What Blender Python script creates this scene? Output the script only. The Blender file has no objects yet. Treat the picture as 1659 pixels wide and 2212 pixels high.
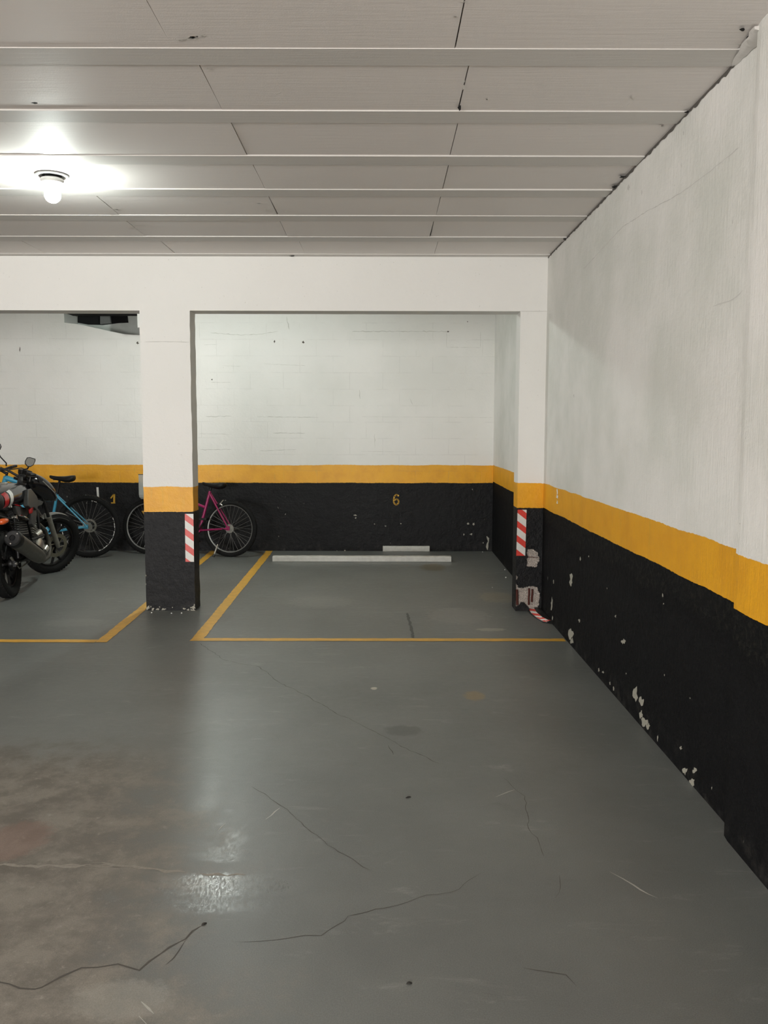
import bpy, bmesh, math, random
from mathutils import Vector, Matrix
random.seed(7)
SC = bpy.context.scene
COL = SC.collection
R = math.radians

# ------------------------------------------------------------------ camera
FPX, W, H = 1850.0, 1659, 2212
EYE = Vector((0, 0, 1.5))
pitch, yaw, roll = R(-5.576), R(-0.0904), R(0.1042)
cy, sy, cp, sp = math.cos(yaw), math.sin(yaw), math.cos(pitch), math.sin(pitch)
fw = Vector((-sy*cp, cy*cp, sp)); rt = Vector((cy, sy, 0)); up = rt.cross(fw)
cr, sr = math.cos(roll), math.sin(roll)
r2 = rt*cr + up*sr; u2 = up*cr - rt*sr
cam = bpy.data.cameras.new('camera'); camo = bpy.data.objects.new('camera', cam); COL.objects.link(camo)
cam.sensor_fit = 'VERTICAL'; cam.sensor_height = 24.0; cam.lens = FPX/H*24.0
cam.clip_start = 0.05
M4 = Matrix((r2, u2, -fw)).transposed().to_4x4(); M4.translation = EYE
camo.matrix_world = M4
SC.camera = camo

def ray(x, y): return r2*((x-829.5)/FPX) + u2*((1106-y)/FPX) + fw
def on(x, y, ax, v):
    """the point of the survey photograph (x, y) on the plane axis ax = v"""
    d = ray(x, y); return EYE + d*((v-EYE[ax])/d[ax])
def flo(x, y, z=0.0): return on(x, y, 2, z)

# ------------------------------------------------------------------ main dimensions (metres)
YF, YB, DEP = 6.963, 10.43, 0.196
XR, XRB, XP, YP = 1.3105, 1.345, 1.262, 3.05
ZC, ZB = 2.86, 2.433
XL0, XL1, XQ = -1.945, -1.5445, 1.0985
NX, NY = -7.0, -5.5        # far left wall, wall behind the photographer

# ------------------------------------------------------------------ mesh builder
class MB:
    def __init__(s): s.v = []; s.f = []; s.mi = []
    def add(s, vs, fs, mi=0, mat=None):
        o = len(s.v)
        for p in vs:
            p = Vector(p); s.v.append(mat @ p if mat else p)
        for f in fs: s.f.append([i+o for i in f]); s.mi.append(mi)
    def box(s, a, b, mi=0, mat=None):
        x0, y0, z0 = a; x1, y1, z1 = b
        s.add([(x0,y0,z0),(x1,y0,z0),(x1,y1,z0),(x0,y1,z0),(x0,y0,z1),(x1,y0,z1),(x1,y1,z1),(x0,y1,z1)],
              [(0,3,2,1),(4,5,6,7),(0,1,5,4),(1,2,6,5),(2,3,7,6),(3,0,4,7)], mi, mat)
    def tube(s, pts, r, seg=10, mi=0, mat=None, cap=True):
        pts = [Vector(p) for p in pts]
        rs = r if isinstance(r, (list, tuple)) else [r]*len(pts)
        n = len(pts); vs = []; fs = []
        t0 = (pts[1]-pts[0]).normalized()
        nrm = t0.orthogonal().normalized()
        for i, p in enumerate(pts):
            if i == 0: t = t0
            elif i == n-1: t = (pts[i]-pts[i-1]).normalized()
            else: t = ((pts[i]-pts[i-1]).normalized()+(pts[i+1]-pts[i]).normalized()).normalized()
            nrm = (nrm - t*nrm.dot(t)).normalized(); b = t.cross(nrm)
            for k in range(seg):
                a = 2*math.pi*k/seg
                vs.append(p + (nrm*math.cos(a)+b*math.sin(a))*rs[i])
        for i in range(n-1):
            for k in range(seg):
                k2 = (k+1) % seg
                fs.append((i*seg+k, i*seg+k2, (i+1)*seg+k2, (i+1)*seg+k))
        if cap:
            fs.append(tuple(range(seg-1, -1, -1))); fs.append(tuple(range((n-1)*seg, n*seg)))
        s.add(vs, fs, mi, mat)
    def lathe(s, prof, seg=48, mi=0, mat=None, closed=False):
        """profile of (radius, height) turned about local z"""
        vs = []; fs = []; n = len(prof)
        for k in range(seg):
            a = 2*math.pi*k/seg
            for (r, h) in prof: vs.append((r*math.cos(a), r*math.sin(a), h))
        m = n if closed else n-1
        for k in range(seg):
            k2 = (k+1) % seg
            for i in range(m):
                j = (i+1) % n
                fs.append((k*n+i, k2*n+i, k2*n+j, k*n+j))
        s.add(vs, fs, mi, mat)
    def loft(s, rings, mi=0, mat=None, cap=True):
        n = len(rings[0]); vs = [p for r in rings for p in r]; fs = []
        for i in range(len(rings)-1):
            for k in range(n):
                k2 = (k+1) % n
                fs.append((i*n+k, i*n+k2, (i+1)*n+k2, (i+1)*n+k))
        if cap:
            fs.append(tuple(range(n-1, -1, -1))); fs.append(tuple(range((len(rings)-1)*n, len(rings)*n)))
        s.add(vs, fs, mi, mat)
    def prism(s, poly, a, b, ax=0, mi=0, mat=None):
        """polygon in the two other axes, extruded along axis ax from a to b"""
        def P(u, v, w): return (w,u,v) if ax == 0 else ((u,w,v) if ax == 1 else (u,v,w))
        n = len(poly)
        vs = [P(u,v,a) for u,v in poly]+[P(u,v,b) for u,v in poly]
        fs = [tuple(range(n)), tuple(range(2*n-1, n-1, -1))]
        for k in range(n): fs.append((k, (k+1) % n, n+(k+1) % n, n+k))
        s.add(vs, fs, mi, mat)
    def build(s, name, mats, parent=None, smooth=True, bevel=0.0, ang=40, sub=0, fix=True):
        me = bpy.data.meshes.new(name)
        me.from_pydata([tuple(p) for p in s.v], [], s.f)
        if not isinstance(mats, (list, tuple)): mats = [mats]
        for m in mats: me.materials.append(m)
        me.polygons.foreach_set('material_index', s.mi)
        if fix:
            bm = bmesh.new(); bm.from_mesh(me); bmesh.ops.recalc_face_normals(bm, faces=bm.faces); bm.to_mesh(me); bm.free()
        o = bpy.data.objects.new(name, me); COL.objects.link(o)
        if parent: o.parent = parent
        if smooth:
            me.polygons.foreach_set('use_smooth', [True]*len(me.polygons))
            if not sub: me.set_sharp_from_angle(angle=R(ang))
        if bevel:
            b = o.modifiers.new('bevel', 'BEVEL'); b.width = bevel; b.segments = 2; b.limit_method = 'ANGLE'
        if sub:
            m = o.modifiers.new('sub', 'SUBSURF'); m.levels = sub; m.render_levels = sub
        return o

def tag(o, label=None, cat=None, group=None, kind=None):
    if label: o['label'] = label
    if cat: o['category'] = cat
    if group: o['group'] = group
    if kind: o['kind'] = kind
    return o
def empty(name, loc=(0,0,0), rot=(0,0,0)):
    o = bpy.data.objects.new(name, None); COL.objects.link(o)
    o.location = loc; o.rotation_euler = rot; o.empty_display_size = .1
    return o
def struct(o, label, cat): return tag(o, label, cat, kind='structure')

def ell(cx, cz, hw, hz, y, n=20, e=2.4):
    out = []
    for k in range(n):
        a = 2*math.pi*k/n; c, s_ = math.cos(a), math.sin(a)
        out.append((cx+hw*math.copysign(abs(c)**(2/e), c), y, cz+hz*math.copysign(abs(s_)**(2/e), s_)))
    return out

# ------------------------------------------------------------------ node helpers
class NT:
    def __init__(s, name):
        s.m = bpy.data.materials.new(name); s.m.use_nodes = True
        s.t = s.m.node_tree; s.n = s.t.nodes; s.l = s.t.links
        s.n.clear()
        s.out = s.n.new('ShaderNodeOutputMaterial'); s.b = s.n.new('ShaderNodeBsdfPrincipled')
        s.l.new(s.b.outputs[0], s.out.inputs[0])
    def new(s, t, **k):
        n = s.n.new(t)
        for a, v in k.items(): setattr(n, a, v)
        return n
    def put(s, sock, v):
        if hasattr(v, 'links') or isinstance(v, bpy.types.NodeSocket): s.l.new(v, sock)
        else:
            if isinstance(v, (tuple, list)) and len(v) == 3 and sock.type == 'RGBA': v = (*v, 1)
            sock.default_value = v
    def math(s, op, a, b=None, c=None, clamp=False):
        n = s.new('ShaderNodeMath', operation=op, use_clamp=clamp)
        s.put(n.inputs[0], a)
        if b is not None: s.put(n.inputs[1], b)
        if c is not None: s.put(n.inputs[2], c)
        return n.outputs[0]
    def coord(s): return s.new('ShaderNodeTexCoord').outputs['Object']
    def sep(s, v):
        n = s.new('ShaderNodeSeparateXYZ'); s.l.new(v, n.inputs[0]); return n.outputs
    def map(s, v, scale=(1,1,1), loc=(0,0,0), rot=(0,0,0)):
        n = s.new('ShaderNodeMapping'); s.l.new(v, n.inputs[0])
        n.inputs['Scale'].default_value = scale; n.inputs['Location'].default_value = loc; n.inputs['Rotation'].default_value = rot
        return n.outputs[0]
    def noise(s, v, scale=5, detail=4, rough=.55, dist=0, out='Fac'):
        n = s.new('ShaderNodeTexNoise'); s.l.new(v, n.inputs['Vector'])
        n.inputs['Scale'].default_value = scale; n.inputs['Detail'].default_value = detail
        n.inputs['Roughness'].default_value = rough; n.inputs['Distortion'].default_value = dist
        return n.outputs[out]
    def ramp(s, v, a, b):
        """smooth 0..1 between a and b"""
        n = s.new('ShaderNodeMapRange', interpolation_type='SMOOTHSTEP'); s.put(n.inputs[0], v)
        n.inputs[1].default_value = a; n.inputs[2].default_value = b
        return n.outputs[0]
    def mix(s, f, a, b):
        n = s.new('ShaderNodeMix', data_type='RGBA'); s.put(n.inputs[0], f)
        s.put(n.inputs[6], a); s.put(n.inputs[7], b); return n.outputs[2]
    def mixf(s, f, a, b):
        n = s.new('ShaderNodeMix', data_type='FLOAT'); s.put(n.inputs[0], f)
        s.put(n.inputs[2], a); s.put(n.inputs[3], b); return n.outputs[0]
    def bump(s, h, strength=.3, dist=.01, prev=None):
        n = s.new('ShaderNodeBump'); s.put(n.inputs['Height'], h)
        n.inputs['Strength'].default_value = strength; n.inputs['Distance'].default_value = dist
        if prev is not None: s.l.new(prev, n.inputs['Normal'])
        return n.outputs[0]
    def fin(s, col=None, rough=None, metal=None, normal=None, spec=None):
        if col is not None: s.put(s.b.inputs['Base Color'], col)
        if rough is not None: s.put(s.b.inputs['Roughness'], rough)
        if metal is not None: s.put(s.b.inputs['Metallic'], metal)
        if spec is not None: s.put(s.b.inputs['Specular IOR Level'], spec)
        if normal is not None: s.l.new(normal, s.b.inputs['Normal'])
        return s.m

def simple(name, col, rough=.5, metal=0.0, var=.12, scale=30, bump=0.0, spec=None):
    t = NT(name); c = t.coord(); n = t.noise(c, scale, 3)
    lo = tuple(x*(1-var) for x in col); hi = tuple(min(1, x*(1+var)) for x in col)
    return t.fin(t.mix(n, lo, hi), rough, metal, t.bump(n, bump, .004) if bump else None, spec)

WHITE = (.80, .785, .755); YELL = (.80, .385, .012); BLACK = (.0068, .0068, .0074)
def banded(name, zk, zy, block=False, brush=False, seed=0.0, rough_b=.5, stain=.35, lumpy=.55, spec_b=.2):
    """painted plaster wall: black plinth, yellow band, white above"""
    t = NT(name); c = t.coord(); c = t.map(c, loc=(seed, seed*.7, 0)); x, y, z = t.sep(c)
    lo = t.noise(c, 3.0, 2); hi = t.noise(c, 45, 3)
    zz = t.math('ADD', z, t.math('MULTIPLY', t.math('SUBTRACT', lo, .5), .022))
    zz = t.math('ADD', zz, t.math('MULTIPLY', t.math('SUBTRACT', hi, .5), .010))
    isw = t.ramp(zz, zy-.0012, zy+.0012); notb = t.ramp(zz, zk-.0012, zk+.0012)
    big = t.noise(c, 1.3, 5, .6); fine = t.noise(c, 140, 2)
    white = t.mix(t.math('MULTIPLY', t.ramp(big, .34, .70), stain), WHITE, (.65, .655, .61))
    specks = t.ramp(t.noise(c, 55, 2), .735, .76)
    white = t.mix(t.math('MULTIPLY', specks, .35), white, (.35, .33, .28))
    yel = t.mix(t.ramp(t.noise(c, 6, 5), .35, .75), YELL, (.72, .33, .012))
    yel = t.mix(t.math('MULTIPLY', t.ramp(t.noise(t.map(c, (9, 9, 2)), 2.2, 5), .6, .75), .30), yel, (.55, .36, .06))
    blk = t.mix(t.noise(c, 7, 5), BLACK, tuple(v*1.5 for v in BLACK))
    dust = t.math('MULTIPLY', t.ramp(z, .16, .0), t.ramp(t.noise(c, 14, 5), .45, .75))
    blk = t.mix(t.math('MULTIPLY', dust, .25), blk, (.10, .095, .085))
    nick = t.ramp(t.noise(t.map(c, (1, 1, .55)), 26, 2), .755, .77)
    blk = t.mix(t.math('MULTIPLY', nick, t.ramp(t.noise(c, 2.1, 2), .5, .62)), blk, (.34, .33, .29))
    col = t.mix(isw, t.mix(notb, blk, yel), white)
    rough = t.mixf(notb, t.mixf(hi, rough_b-.08, rough_b+.12), t.mixf(isw, .42, .6))
    nm = t.bump(fine, .12, .004)
    nm = t.bump(t.noise(c, 18, 5, .65), .28, .012, nm)
    lump = t.math('MULTIPLY', t.math('SUBTRACT', 1.0, notb), t.noise(c, 9, 6, .68))
    nm = t.bump(lump, lumpy, .03, nm)
    if brush:
        zone = t.math('MULTIPLY', t.ramp(t.math('ADD', z, t.math('MULTIPLY', t.noise(c, 2.5, 3), .22)), .74, .86), t.math('SUBTRACT', 1.0, notb))
        zl = t.math('MULTIPLY', zone, t.noise(c, 38, 5, .75)); nm = t.bump(zl, .9, .02, nm)
        col = t.mix(t.math('MULTIPLY', t.ramp(zl, .48, .62), .5), col, (.035, .035, .028))
        st = t.noise(t.map(c, (70, 70, 5.0)), 1.0, 5, .65, .4)
        nm = t.bump(t.math('MULTIPLY', st, t.mixf(notb, .25, 1.0)), .30, .009, nm)
    if block:
        sw = t.new('ShaderNodeCombineXYZ'); s_ = t.math('ADD', x, t.math('MULTIPLY', t.math('SUBTRACT', hi, .5), .012))
        t.l.new(s_, sw.inputs[0]); t.l.new(t.math('ADD', z, t.math('MULTIPLY', t.math('SUBTRACT', hi, .5), .014)), sw.inputs[1])
        b = t.new('ShaderNodeTexBrick', offset=.5); t.l.new(sw.outputs[0], b.inputs['Vector'])
        b.inputs['Scale'].default_value = 1.0; b.inputs['Mortar Size'].default_value = .005; b.inputs['Mortar Smooth'].default_value = .3
        b.inputs['Brick Width'].default_value = .40; b.inputs['Row Height'].default_value = .197
        j = t.math('MULTIPLY', b.outputs['Fac'], t.ramp(t.noise(c, 4.5, 5), .42, .62))
        nm = t.bump(t.math('SUBTRACT', 1.0, j), .34, .006, nm)
        col = t.mix(t.math('MULTIPLY', j, .11), col, t.mix(notb, (.004, .004, .004), (.30, .29, .26)))
    return t.fin(col, rough, 0, nm, t.mixf(notb, spec_b, .4))

M_wall_r = banded('painted_plaster_right', .856, 1.0587, brush=True, rough_b=.7, spec_b=.07, stain=.95)
M_wall_b = banded('painted_block_back', .838, 1.055, block=True, seed=3.0)
M_col = banded('painted_concrete_column', .819, 1.0236, seed=11.0, stain=.12, rough_b=.5, lumpy=.10)
M_colr = banded('painted_concrete_column_right', .856, 1.0587, seed=17.0, stain=.15, rough_b=.5)
M_oth = banded('painted_plaster_far', .84, 1.05, seed=23.0)

# --- floor
def spot(t, x, y, cx, cy_, rx, ry, nz, amt=.5):
    dx = t.math('DIVIDE', t.math('SUBTRACT', x, cx), rx); dy = t.math('DIVIDE', t.math('SUBTRACT', y, cy_), ry)
    d = t.math('ADD', t.math('MULTIPLY', dx, dx), t.math('MULTIPLY', dy, dy))
    d = t.math('ADD', d, t.math('MULTIPLY', t.math('SUBTRACT', nz, .5), 1.6))
    return t.math('MULTIPLY', t.ramp(d, 1.0, .35), amt)
def floor_mat():
    t = NT('grey_painted_concrete_floor'); c = t.coord(); x, y, z = t.sep(c)
    n1 = t.noise(c, .9, 6, .6); n2 = t.noise(c, 5.5, 8, .72, .15); n3 = t.noise(c, 26, 5, .7); n4 = t.noise(c, 260, 2)
    grey = t.mix(t.ramp(n1, .3, .7), (.132, .140, .134), (.170, .179, .171))
    # pale scuffs where tyres have drawn the paint
    sc = t.noise(t.map(c, (1.6, 5.5, 1), rot=(0, 0, R(12))), 1.7, 7, .7, .9)
    grey = t.mix(t.math('MULTIPLY', t.ramp(sc, .57, .76), .45), grey, (.32, .325, .305))
    dk = t.noise(t.map(c, (1.1, 3.2, 1), loc=(5, 2, 0), rot=(0, 0, R(-14))), 1.6, 7, .7, .7)
    grey = t.mix(t.math('MULTIPLY', t.ramp(dk, .60, .80), .42), grey, (.075, .074, .068))
    # bare concrete near the driving lane, lower left
    w = t.math('ADD', t.math('MULTIPLY', x, -1.0), t.math('MULTIPLY', y, -.30))
    w = t.math('ADD', w, t.math('MULTIPLY', t.math('SUBTRACT', n2, .5), 1.1))
    w = t.math('ADD', w, t.math('MULTIPLY', t.math('SUBTRACT', n1, .5), 1.2))
    m1 = t.ramp(w, -.42, .18)
    m2 = t.ramp(t.math('ADD', y, t.math('MULTIPLY', t.math('SUBTRACT', n2, .5), 1.0)), 4.15, 3.55)
    worn = t.math('MULTIPLY', m1, m2)
    bare = t.mix(t.ramp(n2, .36, .64), (.125, .112, .092), (.215, .197, .168))
    bare = t.mix(t.math('MULTIPLY', t.ramp(n3, .55, .75), .5), bare, (.34, .32, .28))
    bare = t.mix(t.math('MULTIPLY', t.ramp(t.noise(c, 7.5, 6, .7, 1.0), .57, .70), .45), bare, (.105, .092, .075))
    col = t.mix(worn, grey, bare)
    for (px_, py_, rx, ry, colr, am) in [
        (872, 1578, .11, .09, (.07, .075, .07), .55), (935, 1225, .16, .30, (.10, .075, .03), .65),
        (1025, 1503, .07, .10, (.30, .21, .09), .55), (1075, 1290, .20, .28, (.26, .23, .17), .55),
        (1060, 1360, .13, .06, (.40, .37, .32), .55), (808, 1487, .022, .03, (.60, .55, .48), .8),
        (470, 1335, .14, .22, (.10, .10, .095), .4), (990, 1330, .30, .35, (.24, .235, .22), .5),
        (690, 1300, .35, .30, (.24, .24, .225), .4), (160, 1345, .30, .16, (.30, .30, .28), .22), (260, 2160, .16, .10, (.42, .41, .37), .28), (35, 1815, .14, .18, (.22, .13, .10), .45)]:
        p = flo(px_, py_); col = t.mix(spot(t, x, y, p.x, p.y, rx, ry, n3, am), col, colr)
    grain = t.math('MULTIPLY', t.math('SUBTRACT', n4, .5), .75)
    hs = t.new('ShaderNodeHueSaturation'); t.l.new(col, hs.inputs['Color']); t.l.new(t.math('ADD', 1.0, grain), hs.inputs['Value'])
    rg = t.mixf(worn, t.mixf(n3, .34, .48), t.mixf(n2, .38, .60))
    gl = t.ramp(t.noise(t.map(c, (2.5, 9, 1)), 2.4, 6, .72), .55, .72)
    rg = t.math('SUBTRACT', rg, t.math('MULTIPLY', gl, .07))
    n2b = t.noise(c, 11, 6, .8)
    fl_ = t.ramp(t.noise(t.map(c, (150, 34, 1), rot=(0, 0, R(-4))), 1.0, 6, .75, .3), .44, .54)
    for (px_, py_, rx, ry, am) in [(470, 1912, .30, .09, 1.0), (460, 1955, .24, .06, .7), (480, 1845, .09, .07, .42), (508, 1812, .05, .08, .5), (440, 1740, .07, .14, .30), (455, 1695, .05, .08, .30)]:
        p = flo(px_, py_); rg = t.math('SUBTRACT', rg, t.math('MULTIPLY', spot(t, x, y, p.x, p.y, rx, ry, n2b, am), t.math('MULTIPLY', fl_, .21)))
    rg = t.math('MAXIMUM', rg, .15)
    nm = t.bump(n4, .04, .002); nm = t.bump(n3, .10, .004, nm)
    nm = t.bump(n2, .12, .010, nm)
    return t.fin(hs.outputs[0], rg, 0, nm, .42)
M_floor = floor_mat()

def line_mat():
    t = NT('yellow_floor_paint'); c = t.coord(); n = t.noise(c, 14, 6, .7)
    col = t.mix(t.ramp(n, .35, .62), (.72, .40, .045), (.60, .34, .055))
    col = t.mix(t.math('MULTIPLY', t.ramp(t.noise(c, 5, 6, .7), .60, .74), .55), col, (.22, .19, .10))
    return t.fin(col, .5, 0, t.bump(n, .1, .003))
M_line = line_mat()
def ceil_mat(name, a, b):
    t = NT(name); c = t.coord(); n = t.noise(c, 1.2, 4); g = t.noise(t.map(c, (4, 70, 4)), 1.0, 5, .6); f = t.noise(c, 170, 2)
    col = t.mix(n, a, b)
    sp_ = t.ramp(t.noise(c, 11, 5, .7), .70, .74)
    col = t.mix(t.math('MULTIPLY', sp_, .4), col, (.80, .77, .72))
    nm = t.bump(f, .10, .003); nm = t.bump(g, .22, .005, nm)
    nm = t.bump(sp_, .4, .006, nm)
    return t.fin(col, .6, 0, nm, .3)
M_pan = ceil_mat('ceiling_panel_paint', (.80, .755, .725), (.85, .805, .775))
M_joist = ceil_mat('ceiling_joist_paint', (.64, .615, .585), (.70, .675, .645))
M_dark = simple('dark_gap', (.012, .011, .010), .9)
M_void = simple('dark_void', (.006, .006, .007), .9)
M_greyblock = simple('grey_concrete_block', (.17, .175, .17), .8, bump=.3)
M_conc = None
def conc():
    t = NT('broken_concrete'); c = t.coord(); n = t.noise(c, 60, 5, .7); p = t.ramp(t.noise(c, 120, 3), .58, .66)
    col = t.mix(n, (.46, .405, .365), (.75, .69, .63)); col = t.mix(t.math('MULTIPLY', p, .8), col, (.12, .10, .09))
    return t.fin(col, .9, 0, t.bump(n, .8, .01))
M_conc = conc()
M_chip = simple('bare_plaster_chip', (.36, .345, .29), .85, var=.3, scale=80, bump=.3)
M_rust = simple('rusty_steel', (.085, .022, .015), .75, .3, .4, 120, .4)
M_crack = simple('dark_crack', (.085, .080, .070), .9)  # plain dark grey for the floor cracks
M_scratch = simple('pale_scratch', (.42, .41, .38), .7)
M_num = simple('yellow_stencil_paint', (.62, .34, .02), .5, var=.25, scale=60)
M_red = simple('red_reflective_film', (.62, .045, .03), .35)
M_wht = simple('white_reflective_film', (.68, .665, .63), .35)
M_rub = simple('black_rubber', (.014, .014, .014), .55, var=.3, bump=.1)
M_board = simple('white_painted_timber', (.55, .54, .50), .65, var=.22, scale=16, bump=.25)
M_crumb = simple('white_plaster', (.85, .84, .8), .8)
M_scrap = simple('dark_scrap', (.02, .018, .015), .8)
# vehicles
M_tyre = simple('tyre_rubber', (.008, .008, .008), .8, var=.4, scale=60, bump=.25, spec=.2)
M_gloss = simple('gloss_black_paint', (.008, .008, .010), .14, var=.1)
M_plast = simple('black_plastic', (.006, .006, .0065), .42, var=.3, spec=.3)
M_gplast = simple('grey_plastic', (.050, .050, .049), .45, var=.2, spec=.3)
M_dgrey = simple('dark_grey_paint', (.016, .016, .017), .35, var=.2, spec=.4)
M_alum = simple('dull_aluminium', (.25, .245, .215), .5, .35, .25, 40)
M_silver = simple('bright_aluminium', (.62, .60, .55), .3, .85, .2, 50)
M_steel = simple('exhaust_steel', (.13, .125, .11), .45, .7, .3, 25)
M_rsteel = simple('discoloured_steel', (.35, .22, .12), .55, .5, .4, 60)
M_chrome = simple('chrome', (.75, .75, .74), .12, 1.0, .05)
M_stripe_r = simple('red_paint', (.42, .015, .018), .2)
M_stripe_w = simple('white_paint', (.72, .72, .70), .22)
M_orange = simple('orange_lens', (.62, .10, .02), .2)
M_mirror = simple('mirror_glass', (.62, .66, .66), .05, 1.0, .02)
M_seat = simple('black_vinyl', (.007, .0065, .0065), .5, bump=.2, spec=.3)
M_blue = simple('blue_frame_paint', (.05, .29, .44), .3, var=.2)
M_pink = simple('magenta_frame_paint', (.27, .012, .085), .3, var=.2)
M_rim = simple('grey_rim', (.22, .22, .21), .4, .5)
M_brim = simple('black_rim', (.008, .008, .008), .4, .0, spec=.3)
M_spoke = simple('spoke_steel', (.36, .36, .34), .35, .8)
M_decal = simple('white_rim_decal', (.72, .71, .68), .45)
M_porc = simple('white_porcelain', (.80, .80, .78), .3)
def glassy():
    t = NT('clear_plastic'); t.fin((.55, .57, .54), .15, 0, None, .5)
    t.b.inputs['Alpha'].default_value = .42
    return t.m
M_clear = glassy()
def bulb_mat(name, col, st):
    t = NT(name); t.fin((.9, .9, .88), .4)
    t.put(t.b.inputs['Emission Color'], col); t.b.inputs['Emission Strength'].default_value = st
    return t.m
M_bulb = bulb_mat('lit_bulb_glass', (.93, 1.0, .95), 330.0); M_bulb2 = bulb_mat('lit_bulb_glass_bright', (.91, 1.0, .95), 1000.0)

# ------------------------------------------------------------------ room shell
m = MB(); m.box((NX-.1, NY-.1, -.12), (XP+.4, YB+.3, 0)); floor = struct(m.build('floor', M_floor, smooth=False), 'grey painted concrete garage floor with worn brown patch', 'floor')

def ribbon(m, pts, w, nrm, lift=.0009, jit=.35, wob=0.0):
    """thin strip along points lying on a plane with normal nrm"""
    nrm = Vector(nrm); P = []; wk = 0.0
    for a, b in zip(pts[:-1], pts[1:]):
        a, b = Vector(a), Vector(b); n = max(1, int((b-a).length/.03))
        for k in range(n):
            q = a.lerp(b, k/n); s_ = (b-a).normalized().cross(nrm)
            wk = wk*.86+random.uniform(-1, 1)*wob*.5; P.append(q+s_*(random.uniform(-1, 1)*w*1.2*jit+wk))
    P.append(Vector(pts[-1])); vs = []; fs = []
    N = len(P)
    for i, p in enumerate(P):
        t_ = (P[min(i+1, N-1)]-P[max(i-1, 0)]).normalized(); s_ = t_.cross(nrm)
        ww = w*random.uniform(1-jit, 1+jit)*(0.25 if i in (0, N-1) else 1)/2
        vs += [p+s_*ww+nrm*lift, p-s_*ww+nrm*lift]
    for i in range(N-1): fs.append((2*i, 2*i+1, 2*i+3, 2*i+2))
    m.add(vs, fs)

UP = (0, 0, 1)
m = MB()
for pl_, w in [
    ([(-40,2118),(20,2126),(40,2138),(75,2143),(100,2138),(135,2115),(175,2100),(210,2095),(250,2088),(300,2096),(350,2060),(390,2037),(405,2030),(440,1997)], .0055),
    ([(500,2035),(560,2032),(600,2030),(660,2020),(690,2020),(750,1975),(830,1960),(860,1955),(920,1930),(970,1925),(1040,1885)], .0022),
    ([(430,1390),(480,1425),(560,1440),(600,1470),(660,1500),(720,1535),(790,1570),(830,1590),(900,1625),(950,1650)], .0026),
    ([(1090,1680),(1115,1700),(1135,1720),(1145,1790),(1165,1810),(1175,1850)], .0020),
    ([(1130,2090),(1190,2098),(1230,2105),(1245,2130)], .0028),
    ([(1205,1890),(1200,1940)], .002), ([(840,1610),(850,1630)], .005),
    ([(360,2085),(385,2055),(400,2032)], .003), ([(540,1700),(640,1770),(730,1840),(800,1880)], .002)]:
    ribbon(m, [flo(*q) for q in pl_], w, UP, .0006, .5, .014)
tag(m.build('crack', M_crack, floor, smooth=False, fix=False), 'thin dark cracks in the floor')
m = MB()
for pl_, w in [([(880,1325),(886,1350),(893,1378)], .020)]:
    ribbon(m, [flo(*q) for q in pl_], w, UP, .0030, .2)
tag(m.build('skid_mark', simple('tyre_scuff', (.085, .087, .082), .6), floor, smooth=False, fix=False), 'dark tyre scuff across the yellow line')
m = MB()
for pl_, w in [([(1318,1883),(1345,1898),(1370,1912),(1400,1932),(1420,1940)], .006), ([(1070,1722),(1112,1706)], .004),
               ([(305,2164),(320,2180),(332,2190)], .006), ([(300,2195),(318,2214)], .007), ([(470,1795),(488,1778)], .005), ([(575,1770),(605,1745)], .005)]:
    ribbon(m, [flo(*q) for q in pl_], w, UP, .0006, .5)
tag(m.build('scratch', M_scratch, floor, smooth=False, fix=False), 'pale scratches in the floor paint')
m = MB()
for pl_, w in [([(-30,1868),(120,1871),(210,1868),(340,1880),(400,1883)], .012), ([(20,1872),(150,1868),(260,1873)], .008), ([(200,1862),(330,1878)], .006), ([(430,1888),(530,1890)], .010)]:
    ribbon(m, [flo(*q) for q in pl_], w, UP, .0005, .7)
tag(m.build('slab_joint', simple('pale_slab_joint', (.27, .25, .215), .7, var=.3, scale=90), floor, smooth=False, fix=False), 'pale worn joint across the floor')

# painted parking lines
LZ = [.0012]
def strip_line(a, b, w0, label):
    LZ[0] += .0003; m = MB(); a = Vector(a); b = Vector(b); d = (b-a); n = int(d.length/.05); s_ = d.normalized().cross(Vector(UP)); vs = []; fs = []
    for i in range(n+1):
        p = a+d*(i/n)
        vs += [p+s_*(w0/2+random.uniform(-.004, .004))+Vector((0, 0, LZ[0])), p-s_*(w0/2+random.uniform(-.004, .004))+Vector((0, 0, LZ[0]))]
    for i in range(n): fs.append((2*i, 2*i+1, 2*i+3, 2*i+2))
    m.add(vs, fs)
    return tag(m.build('parking_line', M_line, floor, smooth=False, fix=False), label)
strip_line((-1.32, 5.945, 0), (-1.388, 10.42, 0), .085, 'yellow line on the left of space 6')
strip_line((-1.36, 5.985, 0), (1.300, 5.985, 0), .080, 'yellow front line of space 6')
strip_line((-1.978, 5.90, 0), (-2.066, 10.42, 0), .080, 'yellow line on the right of space 1')
strip_line((-4.6, 5.935, 0), (-2.02, 5.935, 0), .080, 'yellow front line of space 1')

# right wall with pilaster near the photographer
m = MB()
m.box((XR, YP, 0), (XR+.2, YF+.02, ZC+.02)); m.prism([(XR, YF+.02), (XRB, YB+.05), (XRB+.3, YB+.05), (XR+.3, YF+.02)], 0, ZC+.02, 2)
wall_right = struct(m.build('wall_right', M_wall_r, smooth=False), 'long white wall with yellow band and black plinth on the right', 'wall')
m = MB(); ys = [YP-.02+.0*i for i in range(1)]
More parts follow.
